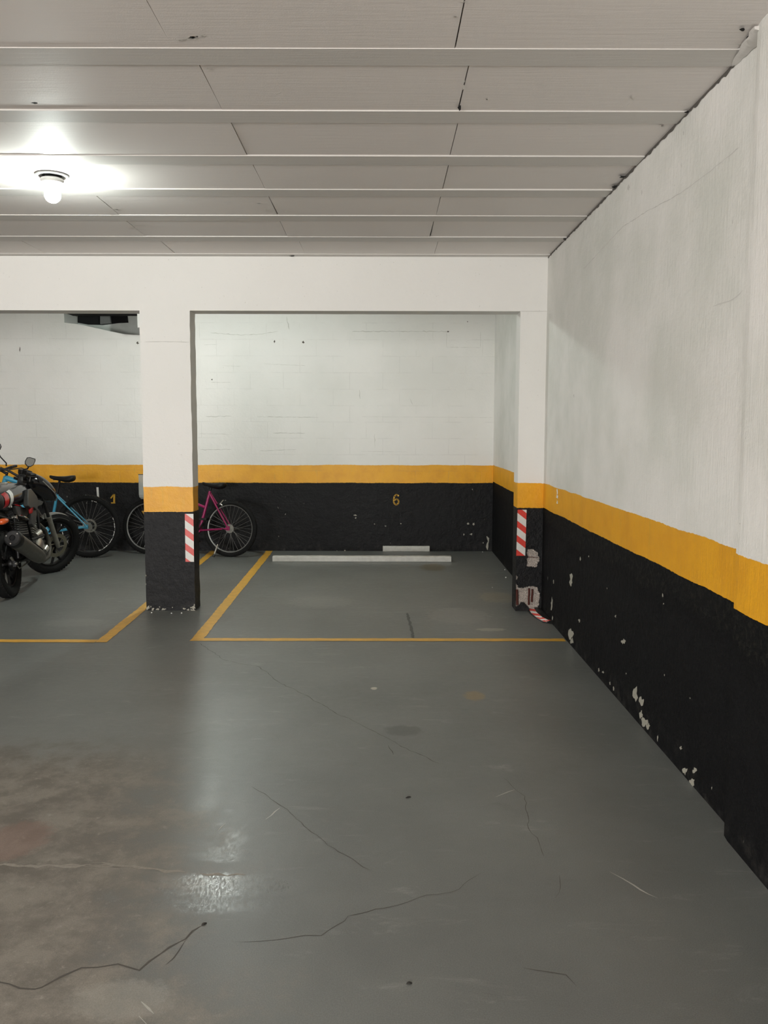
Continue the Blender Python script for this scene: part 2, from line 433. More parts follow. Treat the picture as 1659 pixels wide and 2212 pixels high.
# the pilaster has a hand-trowelled, slightly wavy arris
rings = []
for k in range(57):
    z = (ZC+.02)*k/56; w = .006*math.sin(z*5.1)+.004*math.sin(z*13.7+1)+random.uniform(-.002, .002)
    rings.append([(XP+.002, NY, z), (XP, YP-.05, z), (XP+.004+w*.3, YP-.012+w, z), (XP+.018+w*.3, YP+w, z), (XR+.1, YP+w, z), (XR+.25, YP+w, z), (XR+.25, NY, z)])
m.loft(rings)
pil = struct(m.build('wall_pilaster', M_wall_r, smooth=False), 'rough white pilaster with yellow band nearest on the right', 'wall')

# back wall with the recess up on the left
XO0, XO1, ZO = -3.875, -2.74, 2.55
def bpt(x, y): p = on(x, y, 1, YB); return (p.x, p.z)
sill = [bpt(139, 697), bpt(168, 700), bpt(200, 707), bpt(240, 716), bpt(270, 722), bpt(303, 723.5)]
zr = sill[-1][1]
m = MB(); T_ = .46
lo_poly = [(NX, 0), (XRB+.2, 0), (XRB+.2, ZC+.02), (XO1, ZC+.02), (XO1, zr)] + sill[::-1] + [(sill[0][0], ZC+.02), (NX, ZC+.02)]
m.prism(lo_poly, YB, YB+T_, 1)
wall_back = struct(m.build('wall_back', M_wall_b, smooth=False), 'painted block back wall, white over yellow over black', 'wall')
m = MB(); m.box((NX, YB+T_, 1.8), (XO1+.5, YB+T_+.1, 3.6)); m.box((XO1+.002, YB+.03, zr-.3), (XO1+.05, YB+T_-.01, ZC+.1))
m.box((sill[0][0]-.3, YB+.02, ZC+.03), (XO1+.2, YB+T_, ZC+.1))
niche = m.build('recess_lining', simple('recess_plaster', (.74, .78, .74), .7, var=.15, scale=6, bump=.3), wall_back, smooth=False)
yv = YB+T_-.012
def vpt(x, y): p = on(x, y, 1, yv); return (p.x, p.z)
m = MB(); m.prism([vpt(168, 664), vpt(273, 664), vpt(277, 697), vpt(255, 698), vpt(222, 702), vpt(190, 701), vpt(168, 697)], yv-.002, yv+.01, 1)
tag(m.build('vent_opening', M_void, wall_back, smooth=False), 'black opening at the back of the recess')
m = MB(); m.prism([vpt(219, 679), vpt(240, 679), vpt(242, 699), vpt(219, 701)], yv-.05, yv-.004, 1)
tag(m.build('vent_block', M_greyblock, wall_back, smooth=False), 'grey block inside the dark recess')
m = MB(); m.box((-2.80, YB-.50, 2.64), (-2.52, YB, ZC+.02))  # hidden block added to cast the slanting shadow on the left of the wall
struct(m.build('shadow_block', M_oth, smooth=False), 'unseen white block added behind the column to shade the back wall', 'beam')
# the far walls that close the garage
m = MB(); m.box((NX-.1, NY, 0), (NX, YB, ZC+.02)); struct(m.build('wall_left', M_oth, smooth=False), 'far left wall of the garage', 'wall')
m = MB(); m.box((NX, NY-.1, 0), (-6.4, NY, ZC+.02)); m.box((-1.2, NY-.1, 0), (XP+.4, NY, ZC+.02)); m.box((-6.4, NY-.1, 2.3), (-1.2, NY, ZC+.02)); struct(m.build('wall_front', M_oth, smooth=False), 'wall behind the photographer with an unseen entrance added for its light', 'wall')  # gap left in this wall to let world light in

# numbers, arrow, chips on the walls
def stroke(m, pts, w, y):
    """flat painted stroke of width w on the back wall"""
    for i in range(len(pts)-1):
        a, b = Vector(pts[i]), Vector(pts[i+1]); d = (b-a).normalized(); n = Vector((-d.y, d.x))*w/2; e = d*w*.25
        q = [a-e+n, b+e+n, b+e-n, a-e-n]
        m.add([(p.x, y-.0012, p.y) for p in q], [(0, 1, 2, 3)])
def pxline(pts, y=YB): return [bpt(*p) for p in pts]
m = MB(); s6 = [(861,1071),(858,1069),(855,1069),(852,1072),(850.5,1078),(850.5,1084),(852,1088),(855,1090),(858,1089.5),(861,1086),(861,1082),(859,1079),(856,1078.5),(852,1080)]
stroke(m, pxline(s6), .018, YB)
tag(m.build('number_six', M_num, wall_back, smooth=False, fix=False), 'yellow painted number 6')
m = MB(); stroke(m, pxline([(246.7,1068.5),(246.7,1085)]), .022, YB); stroke(m, pxline([(239.5,1076),(245.5,1068.5)]), .016, YB); stroke(m, pxline([(240.5,1086.3),(248.6,1086.3)]), .013, YB)
tag(m.build('number_one', M_num, wall_back, smooth=False, fix=False), 'yellow painted number 1')
m = MB(); stroke(m, pxline([(312,1066),(312,1104)]), .012, YB)
for q in ([(305,1067),(312,1059),(319,1067)], [(305.5,1103.5),(319,1103.5),(311.5,1112.5)]):
    m.add([(p[0], YB-.0012, p[1]) for p in pxline(q)], [(0, 1, 2)])
tag(m.build('painted_arrow', M_num, wall_back, smooth=False, fix=False), 'yellow painted double arrow beside the column')
m = MB()
def blob(m, cx, cy_, rx, ry, plane, nrm, lift=.0012, n=13, jit=.48):
    pts = []
    for k in range(n):
        a = 2*math.pi*k/n; j = random.uniform(1-jit, 1+jit)
        pts.append(on(cx+rx*math.cos(a)*j, cy_+ry*math.sin(a)*j, *plane)+Vector(nrm)*lift)
    m.add(pts, [tuple(range(n))])
for q in [(1234,1253,3.2,14),(1196,1257,1,4),(1254,1207,1.2,4),(1272,1202,1,1.5),(1252,1340,2,4),(1233,1369,5,10),(1236,1385,3,7),(1192,1305,1.8,13),(1194,1334,1.5,4),
          (1294,1447,2,4),(1303,1452,2,2),(1318,1476,1.3,4),(1326,1488,1.5,4),(1373,1498,4.5,14),(1385,1515,5.5,8),(1385,1543,3,8),(1392,1560,7,9),(1400,1568,4,6),(1353,1455,1,2),
          (1421,1595,1.3,5),(1471,1617,2.5,4),(1480,1665,4.5,7),(1501,1665,3.5,6),(1496,1688,6,8),(1538,1703,1,3),(1436,1458,1,2),(1432,1286,1.5,4),(1434,1304,1,2),(1491,1508,1,1.5),
          (1330,1331,1.5,3),(1312,1271,1,1.5),(1347,1386,4,5)]:
    blob(m, *q, (0, XR), (-1, 0, 0))
tag(m.build('paint_chip', M_chip, wall_right, smooth=False, fix=False), 'bare plaster where the black paint has chipped')
m = MB(); blob(m, 1204, 1073, 2.5, 4, (0, XR), (-1, 0, 0)); blob(m, 1204, 1063, 1, 7, (0, XR), (-1, 0, 0)); blob(m, 1204, 1085, 1.5, 5, (0, XR), (-1, 0, 0))
tag(m.build('paint_drip', simple('white_drip', (.82, .80, .76), .5), wall_right, smooth=False, fix=False), 'white paint drip on the yellow band')
m = MB()
for q in [(1571,1757,4,11),(1568,1785,1.6,7)]: blob(m, *q, (0, XR), (-1, 0, 0))
ribbon(m, [on(x, y, 1, YB-.001) for x, y in [(1053,1158),(1055,1175),(1053,1188)]], .02, (0, -1, 0), .001, .5)
for q in [(768,1119,1.8,1.5),(767,1113,3.5,1.2),(809,1132,1.2,1.2),(1002,1155,1.5,2),(1011,1131,3,2),(1023,1132,2,3),(1018,1154,2.5,2),(866,1131,1,1),(1065,1190,2,2),(745,1189,1.5,1.5),(728,1190,1.3,1.2)]:
    blob(m, *q, (1, YB), (0, -1, 0))
tag(m.build('paint_chip', M_chip, wall_back, smooth=False, fix=False), 'bare plaster nicks in the black paint')
# fine cracks in the white paint
m = MB()
for pl_, w in [([(427,739),(424,740),(303,739)], .004)]:
    ribbon(m, [on(x, y, 1, YF) for x, y in [(312,738.5),(350,738),(410,739)]], .004, (0, -1, 0), .0008, .3)
for pl_, w in [([(620,683),(622,700),(625,712)], .010), ([(440,745),(470,744)], .003), ([(455,719),(520,724),(560,722),(600,716)], .006), ([(480,790),(520,791)], .003),
               ([(455,826),(500,826)], .004), ([(570,786),(660,790)], .003), ([(445,900),(500,899)], .006), ([(555,900),(690,902)], .005), ([(430,937),(500,938)], .004), ([(590,935),(660,936)], .005),
               ([(432,972),(500,971)], .007), ([(560,974),(640,971)], .004), ([(760,716),(830,716),(905,716),(970,716)], .007), ([(965,717),(965,750),(1038,751),(1038,717)], .003),
               ([(776,842),(778,862)], .007), ([(809,938),(810,968)], .006), ([(780,900),(1065,902)], .002), ([(780,975),(880,976)], .002), ([(885,860),(892,875)], .004)]:
    ribbon(m, [on(x, y, 1, YB) for x, y in pl_], w, (0, -1, 0), .0009, .6)
tag(m.build('plaster_crack', simple('plaster_crack', (.56, .55, .51), .9), wall_back, smooth=False, fix=False), 'hairline cracks along the block joints')
m = MB()
for k in [(655,739,3,3),(593,738,1.5,3),(458,820,1.5,1.5),(297,741,2.5,2.5),(43,755,.9,5),(968,716,2.5,1.5),(1010,695,1,1)]: blob(m, *k, (1, YB), (0, -1, 0))
tag(m.build('wall_nick', simple('dark_nick', (.10, .085, .07), .9), wall_back, smooth=False, fix=False), 'dark nicks in the white paint')
m = MB(); ribbon(m, [on(x, y, 0, XR) for x, y in [(1598,318),(1540,365),(1470,418),(1400,455),(1345,490),(1260,582)]], .0035, (-1, 0, 0), .001, .5)
ribbon(m, [on(x, y, 0, XR) for x, y in [(1605,628),(1580,650),(1540,662)]], .004, (-1, 0, 0), .001, .5)
for q in [(1477,288,1,4),(1472,357,.8,4),(1387,416,1,5),(1583,479,1,4),(1240,855,1,3),(1358,405,3,5)]: blob(m, *q, (0, XR), (-1, 0, 0))
tag(m.build('plaster_crack', simple('plaster_crack_grey', (.60, .59, .56), .9), wall_right, smooth=False, fix=False), 'slanting hairline crack in white plaster')

# ------------------------------------------------------------------ beam and columns
m = MB(); m.box((NX, YF, ZB), (XR+.02, YF+DEP, ZC+.02))
beam = struct(m.build('beam', M_col, smooth=False), 'white concrete beam across the bay openings', 'beam')
m = MB()
n = 40
rings = []
for k in range(n+1):
    z = (ZB+.001)*k/n; j = lambda: random.uniform(-.0025, .0025)
    xl = XL0 - .006*(1-z/ZB)+.0; xr_ = XL1-.002*(1-z/ZB)
    rings.append([(xl+j(), YF+j()*.3, z), ((xl+xr_)/2, YF, z), (xr_+j(), YF+j()*.3, z), (xr_+j(), YF+DEP, z), (xl+j(), YF+DEP, z)])
m.loft(rings)
coll = struct(m.build('column_left', M_col, smooth=False), 'white column with yellow band and black base between the bays', 'column')
m = MB()
def fq(pts): return [on(x, y, 1, YF) for x, y in pts]
for q in [(320,1313,3.5,4),(330,1316,3,2.5),(340,1316,3.5,2),(353,1315.5,4.5,2),(345,1311,1.2,1.2),(398,1315,3,2),(407,1317,3,2),(419,1311,3,5),(414,1312,2.5,2),(416,1318,4.5,1.8),(326,1310,1.3,2),(372.5,1312,1,1)]:
    blob(m, *q, (1, YF), (0, -1, 0), .004)
for q in [(315.7,1243,.7,2),(315.6,1262,.6,1.4)]: blob(m, *q, (1, YF), (0, -1, 0), .004)
tag(m.build('chipped_base', M_chip, coll, smooth=False, fix=False), 'chipped plaster along the foot of the column')

# right column: front face as a fine grid so that the spalled concrete is really recessed
C5 = lambda pts: [(1040+x/6.146, 1040+y/6.146) for x, y in pts]
SP = [C5([(612,905),(690,900),(720,930),(748,945),(745,985),(770,1020),(765,1060),(740,1080),(735,1130),(700,1142),(660,1125),(625,1135),(598,1120),(610,1070),(600,1030),(625,1005),(605,950)]),
      C5([(425,1340),(470,1370),(490,1410),(560,1415),(610,1400),(680,1390),(745,1410),(750,1450),(775,1490),(770,1560),(760,1600),(765,1640),(730,1690),(640,1690),(600,1640),(560,1600),(520,1600),(500,1640),(460,1660),(430,1660),(415,1560)]),
      C5([(440,1240),(470,1250),(485,1275),(462,1310),(440,1305)])]
SPW = [[(on(x, y, 1, YF).x, on(x, y, 1, YF).z) for x, y in P] for P in SP]
def inside(x, z, P):
    c = False; j = len(P)-1
    for i in range(len(P)):
        if (P[i][1] > z) != (P[j][1] > z) and x < (P[j][0]-P[i][0])*(z-P[i][1])/(P[j][1]-P[i][1])+P[i][0]: c = not c
        j = i
    return c
m = MB(); gx, gz, zt = 72, 176, .62
vs = []; hit = []
for k in range(gz+1):
    for i in range(gx+1):
        x = XQ+(XR+.01-XQ)*i/gx; z = zt*k/gz
        jx, jz = random.uniform(-.003, .003), random.uniform(-.003, .003)
        h = any(inside(x+jx, z+jz, P) for P in SPW)
        hit.append(h); vs.append((x, YF+(random.uniform(.008, .022) if h else 0), z))
fs = []; mi = []
for k in range(gz):
    for i in range(gx):
        a = k*(gx+1)+i; q = (a, a+1, a+gx+2, a+gx+1)
        m.f.append(list(q)); m.mi.append(1 if sum(hit[j] for j in q) >= 2 else 0)
m.v = [Vector(p) for p in vs]
m.add([(XQ,YF,zt),(XR+.01,YF,zt),(XR+.01,YF,ZB+.001),(XQ,YF,ZB+.001)], [(0,1,2,3)])
m.add([(XQ,YF,0),(XQ,YF+DEP,0),(XQ,YF+DEP,ZB+.001),(XQ,YF,ZB+.001)], [(0,3,2,1)])
m.add([(XQ,YF+DEP,0),(XR+.02,YF+DEP,0),(XR+.02,YF+DEP,ZB),(XQ,YF+DEP,ZB)], [(0,3,2,1)])
colr = struct(m.build('column_right', [M_colr, M_conc], smooth=False, fix=False), 'narrow column against the right wall with broken concrete foot', 'column')
for (x0, y0, x1, y1, r_) in [(470,1435,478,1640,.0105),(632,1420,628,1640,.008),(676,1430,668,1600,.0085)]:
    p0 = C5([(x0, y0)])[0]; p1 = C5([(x1, y1)])[0]; a = on(*p0, 1, YF+.006); b = on(*p1, 1, YF+.006); b.z = max(b.z, .012)
    m = MB(); m.tube([a, a.lerp(b, .3)+Vector((.001, 0, 0)), a.lerp(b, .65)-Vector((.001, 0, 0)), b], r_, 8)
    tag(m.build('reinforcing_bar', M_rust, colr), 'rusty steel bar bared in the broken foot')
m = MB(); rb = C5([(600,1011),(650,1004),(755,1012)])
ribbon(m, [on(x, y, 1, YF-.0) for x, y in rb], .005, (0, -1, 0), .001, .3)
tag(m.build('reinforcing_bar', M_rust, colr, smooth=False, fix=False), 'rusty wire across the upper broken patch')

# ------------------------------------------------------------------ ceiling: filler panels between thin joists
m = MB(); m.box((NX, NY, ZC+.012), (XRB+.3, YB+.3, ZC+.16))
ceiling = struct(m.build('ceiling', M_dark, smooth=False), 'ceiling slab of grey white panels between joists', 'ceiling')
P0, PD, JW = 3.222, .6085, .143
pan = MB(); xs = [-.681+1.015*k for k in range(-7, 4)]
kmin, kmax = -15, 13
for k in range(kmin, kmax):
    y0 = P0+PD*(k-1)+JW; y1 = P0+PD*k
    if y1 < NY or y0 > YB: continue
    if y1 > YB: y1 = YB
    off = random.uniform(-.03, .03) if k not in (0, 1, 2, 3, 4, 5, 6) else {0: -.075, 1: -.012, 2: .0, 3: .005, 4: .005, 5: .0, 6: .068}[k]
    for a, b in zip(xs[:-1], xs[1:]):
        a += off; b += off
        if a < NX: continue
        if a > XRB: continue
        b2 = min(b, XRB+.2)
        zz = ZC+random.uniform(-.0015, .0025)
        g = .0010+random.random()*.0016; sk = random.uniform(-.003, .003); e = .003
        # chamfered board underside
        vs = [(a+g,y0,zz),(b2-g,y0,zz),(b2-g+sk,y1,zz),(a+g+sk,y1,zz),(a+g,y0,ZC+.02),(b2-g,y0,ZC+.02),(b2-g+sk,y1,ZC+.02),(a+g+sk,y1,ZC+.02)]
        pan.add(vs, [(0,3,2,1),(4,5,6,7),(0,1,5,4),(1,2,6,5),(2,3,7,6),(3,0,4,7)])
struct(pan.build('ceiling_panels', M_pan, ceiling, smooth=False), 'pinkish grey filler panels', 'ceiling')
ceiling.children[0].pop('category', None)
for k in range(kmin, kmax):
    y0 = P0+PD*k; y1 = y0+JW
    if y0 < NY or y1 > YB: continue
    m = MB(); zz = ZC-.0042+random.uniform(-.0015, .001)
    m.box((NX, y0-.001, zz), (XRB+.2, y1-.0015, ZC+.02))
    o = m.build('joist', M_joist, ceiling, smooth=False); o['kind'] = 'structure'
def ceil_pt(x, y): return (x, y)
m = MB()
for q in [(415,80,26,7),(395,86,14,4),(440,74,8,5),(905,61,0,0),(785,58,4,2),(768,83,5,2),(980,36,11,1.5),(1005,3,12,3),(450,147,9,5),(440,200,7,1.5),(437,172,6,1.2),(1052,215,3,1.5),(1001,176,5,2),(1000,188,3,4),(1172,182,2.5,2),(1364,210,8,4),(880,367,4,1.2),(945,402,4,1.5),(1430,271,8,3),(1590,95,12,3),(565,440,14,1.5),(575,452,9,3),(590,458,10,1.5),(310,487,22,2),(300,493,30,1.5),(620,457,9,2.5),(250,452,12,1.5),(240,462,9,1.2),(1053,215,2,1.5)]:
    if q[2]:
        for _ in range(5 if q[2] > 6 else 1):
            u, v = random.uniform(-.6, .6), random.uniform(-.6, .6); k = .38 if q[2] > 6 else 1
            blob(m, q[0]+u*q[2], q[1]+v*q[3], q[2]*k, q[3]*k, (2, ZC-.002), (0, 0, -1), .001, 9, .6)
o = m.build('plaster_splash', simple('ceiling_plaster', (.83, .80, .76), .6, bump=.3), ceiling, smooth=False, fix=False); o['kind'] = 'structure'
m = MB()
for q in [(992,232,3.5,5),(1603,63,5,4),(1617,82,4,6),(1485,241,7,2),(1346,381,8,2.5),(1328,403,8,3),(118,221,0,0),(75,222,8,1.5),(1222,516,6,2),(630,553,6,1.2),(760,556,4,1),(1175,560,6,2)]:
    if q[2]: blob(m, q[0], q[1], q[2], q[3], (2, ZC-.007), (0, 0, -1), .001, 8, .5)
o = m.build('chipped_hole', M_dark, ceiling, smooth=False, fix=False); o['kind'] = 'structure'
# ragged dark joint along the top of the right wall
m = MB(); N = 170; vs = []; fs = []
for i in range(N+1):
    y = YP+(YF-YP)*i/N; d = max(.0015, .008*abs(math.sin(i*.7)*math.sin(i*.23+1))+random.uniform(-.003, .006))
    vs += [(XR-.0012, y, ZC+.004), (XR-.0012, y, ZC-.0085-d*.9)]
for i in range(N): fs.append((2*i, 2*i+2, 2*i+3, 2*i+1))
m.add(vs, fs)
m.build('ceiling_joint', simple('dark_joint', (.10, .09, .08), .9), wall_right, smooth=False, fix=False)
# rough plaster fillet where the pilaster meets the ceiling
m = MB(); rings = []
for i in range(15):
    y = YP-.02+.32*i/14; r_ = .055*(1-i/14)**.7+.006
    rings.append([(XR-.002, y, ZC-.001)]+[(XR-r_*(1+.25*random.random())*math.cos(a)*.9, y, ZC-.008-r_*math.sin(a)*.35+random.uniform(-.003, .003)) for a in (0.02, .5, 1.0, 1.5)])
m.loft(rings); m.build('plaster_fillet', M_joist, wall_right)

# ------------------------------------------------------------------ lamps
def lamp(x, y, label, bm_):
    t = empty('ceiling_lamp', (x, y, ZC)); tag(t, label, 'lamp', 'bare bulb lamps in the ceiling')
    m = MB(); m.lathe([(.052, .004), (.052, -.002), (.086, -.002), (.088, -.006), (.084, -.011), (.060, -.011), (.052, -.004)], 40, closed=True)
    m.build('mounting_ring', simple('grey_box_rim', (.30, .30, .29), .4), t)
    m = MB(); m.lathe([(.0, -.0045), (.051, -.0045)], 24); m.build('ceiling_box', M_void, t)
    m = MB()
    for a in (0.3, 1.5, 2.6, 3.9, 5.2):
        m.tube([(.045*math.cos(a), .045*math.sin(a), -.004), (.05*math.cos(a+.5), .05*math.sin(a+.5), -.018), (.035*math.cos(a+1), .035*math.sin(a+1), -.026), (.01, 0, -.03)], .0022, 6)
    m.build('wire', M_plast, t)
    m = MB(); m.lathe([(.0, -.020), (.060, -.022), (.063, -.030), (.056, -.038), (.058, -.044), (.050, -.050), (.022, -.052), (.021, -.062), (.0, -.062)], 40)
    m.build('socket', M_porc, t)
    m = MB(); prof = [(.013, -.058), (.014, -.063), (.0155, -.067)]
    for i in range(13):
        a = R(66-156*i/12); prof.append((max(.0005, .0435*math.cos(a)), -.104+.0435*math.sin(a)))
    m.lathe(prof, 32); m.build('bulb', bm_, t)
    return t
lamp(-1.79, 4.785, 'bare round bulb lit on the ceiling in front of the beam', M_bulb)
lamp(-1.785, 8.35, 'bare round bulb lit behind the column near the back wall', M_bulb2)
def ptlamp(x, y, e, col=(1, .97, .92), r=.06, z=2.72):
    l = bpy.data.lights.new('unseen_lamp', 'POINT'); l.energy = e; l.color = col; l.shadow_soft_size = r
    o = bpy.data.objects.new('unseen_lamp', l); COL.objects.link(o); o.location = (x, y, z); return o
ptlamp(-2.3, -.9, 85, (1, .945, .90), .08, 2.2); ptlamp(-5.0, 3.5, 14)  # lamps out of view; the warm one added low to lighten the ceiling
# portal for the unseen entrance, added to brighten beam, columns and ceiling
l = bpy.data.lights.new('added_entrance_portal', 'AREA'); l.shape = 'RECTANGLE'; l.size = 5.2; l.size_y = 2.3; l.cycles.is_portal = True
o = bpy.data.objects.new('added_entrance_portal', l); COL.objects.link(o); o.location = (-3.8, NY-.05, 1.15); o.rotation_euler = (R(90), 0, R(0))

# ------------------------------------------------------------------ hazard stickers, wheel stops, small things
def sticker(quad, n_off, label):
    """striped reflective film; quad = top-left, top-right, bottom-right, bottom-left on the column face"""
    tl, tr, br, bl = [Vector(p) for p in quad]
    t = empty('hazard_sticker', (tl+br)/2); tag(t, label, 'sticker')
    o3 = (tl+br)/2; hgt = (tl-bl).length; wdt = (tr-tl).length
    m = MB(); m.prism([(-wdt/2, -hgt/2), (wdt/2, -hgt/2), (wdt/2, hgt/2), (-wdt/2, hgt/2)], -.0016, -.0004, 1)
    skew = (bl.x-tl.x)/2
    for v in m.v: v.x += -skew*(v.z/(hgt/2))
    m.build('white_film', M_wht, t, smooth=False)
    # slanting red bars, clipped to the film
    bars = []; s_ = wdt*.76; per = hgt*.31; u = n_off*hgt - per
    while u < hgt+s_+.05:
        P = [(-wdt/2, hgt/2-u+.0), (wdt/2, hgt/2-u-s_), (wdt/2, hgt/2-u-s_-per*.46), (-wdt/2, hgt/2-u-per*.46)]
        def clip(P, zc, keep):
            out = []
            for i in range(len(P)):
                a, b = P[i], P[(i+1) % len(P)]; ia = (a[1]-zc)*keep >= 0; ib = (b[1]-zc)*keep >= 0
                if ia: out.append(a)
                if ia != ib:
                    k = (zc-a[1])/(b[1]-a[1]); out.append((a[0]+(b[0]-a[0])*k, zc))
            return out
        P = clip(clip(P, hgt/2, -1), -hgt/2, 1) if P else P
        if len(P) > 2:
            m = MB(); m.prism(P, -.0022, -.0010, 1)
            for v in m.v: v.x += -skew*(v.z/(hgt/2))
            m.build('red_stripe', M_red, t, smooth=False)
        u += per
    return t
sticker(fq([(399,1110),(417.5,1110),(419.5,1213.5),(400.5,1213.5)]), -.012, 'red and white striped sticker on the left column')
sticker(fq([(1118.5,1101),(1138,1101),(1134,1200.5),(1115.5,1200.5)]), -.073, 'red and white striped sticker on the right column')

def bar(name, x0, x1, y0, y1, h, label, wob=.003, z0=0.0, notch=None):
    m = MB(); rings = []; n = 60
    for i in range(n+1):
        x = x0+(x1-x0)*i/n; j = lambda: random.uniform(-wob, wob)
        d = .008 if notch and abs(x-notch) < .012 else 0
        c = .006
        rings.append([(x, y0+c, z0), (x, y1, z0), (x, y1, z0+h+j()*.5), (x, y0+c+d, z0+h-d+j()*.5), (x, y0+d+j()*.4, z0+h-c-d), (x, y0+d+j()*.4, z0+.004)])
    m.loft(rings)
    return tag(m.build(name, M_board, smooth=False), label, 'board')
bar('painted_board', -1.243, .775, 9.565, 9.655, .060, 'long whitish painted board lying across space 6', notch=-.25)
bar('painted_board', .003, .575, YB-.055, YB-.004, .066, 'short white board against the back wall under the 6', .0015)

# fallen corner guard
L = [(1136,1315),(1143,1325),(1156,1336),(1172,1345),(1195,1348)]; Rg = [(1154,1313),(1160,1323),(1172,1333),(1184,1339),(1196,1341)]; Bk = [(1164,1311),(1176,1321),(1184,1329),(1190,1335),(1197,1339)]
t = empty('corner_guard', flo(1165, 1330)); tag(t, 'fallen black rubber corner guard with red and white stripes on the floor', 'corner guard')
org = flo(1165, 1330)
def interp(A, n=24):
    out = []
    for i in range(n+1):
        u = i/n*(len(A)-1); k = min(int(u), len(A)-2); f_ = u-k
        out.append((A[k][0]*(1-f_)+A[k+1][0]*f_, A[k][1]*(1-f_)+A[k+1][1]*f_))
    return out
Li, Ri, Bi = interp(L), interp(Rg), interp(Bk); NN = len(Li)
lo_ = [flo(*p)-org for p in Li]; rd = [on(*p, 2, .032)-org for p in Ri]; bk = [on(*p, 2, .026)-org for p in Bi]
for b_ in bk: b_.x = min(b_.x, XR-.006-org.x)
m = MB()
ring = []
for a, b_, c in zip(lo_, rd, bk):
    ring.append([a+Vector((0, 0, .001)), b_, c, c*1+Vector((0, 0, -.022)), b_+Vector((0, 0, -.012)), a+Vector((.012, .004, .0005))])
m.loft(ring); m.build('rubber_body', M_rub, t)
def face(a0, a1, i): # point across the striped flange
    return lo_[i].lerp(rd[i], a0)
mw = MB(); n1 = int(NN*.86); vs = []
for i in range(n1):
    nn = Vector((-.35, -.5, .8)).normalized()*.0016
    vs += [lo_[i].lerp(rd[i], .28)+nn, lo_[i].lerp(rd[i], .97)+nn]
mw.add(vs, [(2*i, 2*i+1, 2*i+3, 2*i+2) for i in range(n1-1)]); mw.build('white_film', M_wht, t, smooth=False, fix=False)
for s0 in (0, 6, 11, 16):
    mr = MB(); vs = []
    for i in range(s0, s0+4):
        nn = Vector((-.35, -.5, .8)).normalized()*.0030; j = min(i+2, NN-1)
        vs += [lo_[i].lerp(rd[i], .28)+nn, lo_[j].lerp(rd[j], .97)+nn]
    mr.add(vs, [(2*i, 2*i+1, 2*i+3, 2*i+2) for i in range(3)]); mr.build('red_stripe', M_red, t, smooth=False, fix=False)

# white paper strip on the wall by the number 1
m = MB(); q = [bpt(208.3,1052.5), bpt(212.8,1052.5), bpt(214.2,1074), bpt(210,1075)]
m.prism(q, YB-.004, YB-.0005, 1); tag(m.build('paper_strip', M_wht, smooth=False), 'narrow white strip stuck on the black wall beside the number 1', 'strip')
# crumbs and scraps
def crumb(px_, py_, r_, label, mt=M_crumb, nm='plaster_crumb', cat='crumb', grp='white plaster crumbs on the floor', flat=.8):
    bm = bmesh.new(); bmesh.ops.create_icosphere(bm, subdivisions=2, radius=r_)
    for v in bm.verts: v.co *= random.uniform(.8, 1.15); v.co.z *= flat
    zmin = min(v.co.z for v in bm.verts)
    for v in bm.verts: v.co.z -= zmin
    me = bpy.data.meshes.new(nm); bm.to_mesh(me); bm.free(); me.materials.append(mt)
    o = bpy.data.objects.new(nm, me); COL.objects.link(o); o.location = flo(px_, py_); tag(o, label, cat, grp); return o
crumb(327.5,1324.5,.006, 'white crumb on the floor below the left edge of the left column')
crumb(370.3,1326,.006, 'white crumb on the floor below the middle of the left column')
crumb(392.3,1325.5,.0065, 'white crumb on the floor below the striped sticker of the left column')
crumb(1090.5,1231.5,.006, 'white crumb on the floor by the right wall, farther of two')
crumb(1092.5,1248.5,.007, 'white crumb on the floor by the right wall, nearer of two')
crumb(1042.5,1193,.006, 'white crumb near the back right corner of space 6')
crumb(1063.5,1269.5,.004, 'tiny white crumb beside the broken column foot')
def scrap(px_, py_, a, b_, label, ang):
    m = MB(); ring = []
    for i in range(9):
        u = -1+2*i/8; w = b_*math.sqrt(max(.02, 1-u*u))
        ring.append([(u*a, -w, .0008+.003*(1-u*u)), (u*a, 0, .002+.004*(1-u*u)), (u*a, w, .0008+.003*(1-u*u)), (u*a, 0, 0)])
    m.loft(ring); o = m.build('dark_scrap', M_scrap); o.location = flo(px_, py_); o.rotation_euler = (0, 0, R(ang)); tag(o, label, 'scrap', 'dark scraps on the floor'); return o
scrap(882,1723,.012,.004, 'small dark scrap on the grey floor, middle of the lane', 25)
scrap(884,2125,.008,.005, 'small dark scrap on the floor nearest the photographer', 10)
scrap(441,1997,.009,.005, 'small dark scrap at the end of the long floor crack', 40)

# ------------------------------------------------------------------ wheels
AX = Matrix.Rotation(R(90), 4, 'Y')          # lathe axis z -> x
def tyre(m, Ro, w, hgt, mat, seg=64, knob=0):
    prof = []
    for i in range(14):
        a = 2*math.pi*i/14; c, s_ = math.cos(a), math.sin(a)
        prof.append((Ro-hgt/2+hgt/2*math.copysign(abs(c)**.85, c), w/2*math.copysign(abs(s_)**.8, s_)))
    m.lathe(prof, seg, mat=mat, closed=True)
def tread(m, Ro, w, mat, n=70, kh=.003):
    for k in range(n):
        a = 2*math.pi*k/n
        for s_ in (-1, 1):
            mm = mat @ Matrix.Rotation(a+(.5*math.pi/n if s_ > 0 else 0), 4, 'Z') @ Matrix.Translation((Ro-.003, 0, 0))
            m.box((-.004, -.6*math.pi*Ro/n, s_*w*.26-w*.11), (kh, .6*math.pi*Ro/n, s_*w*.26+w*.11), mat=mm)

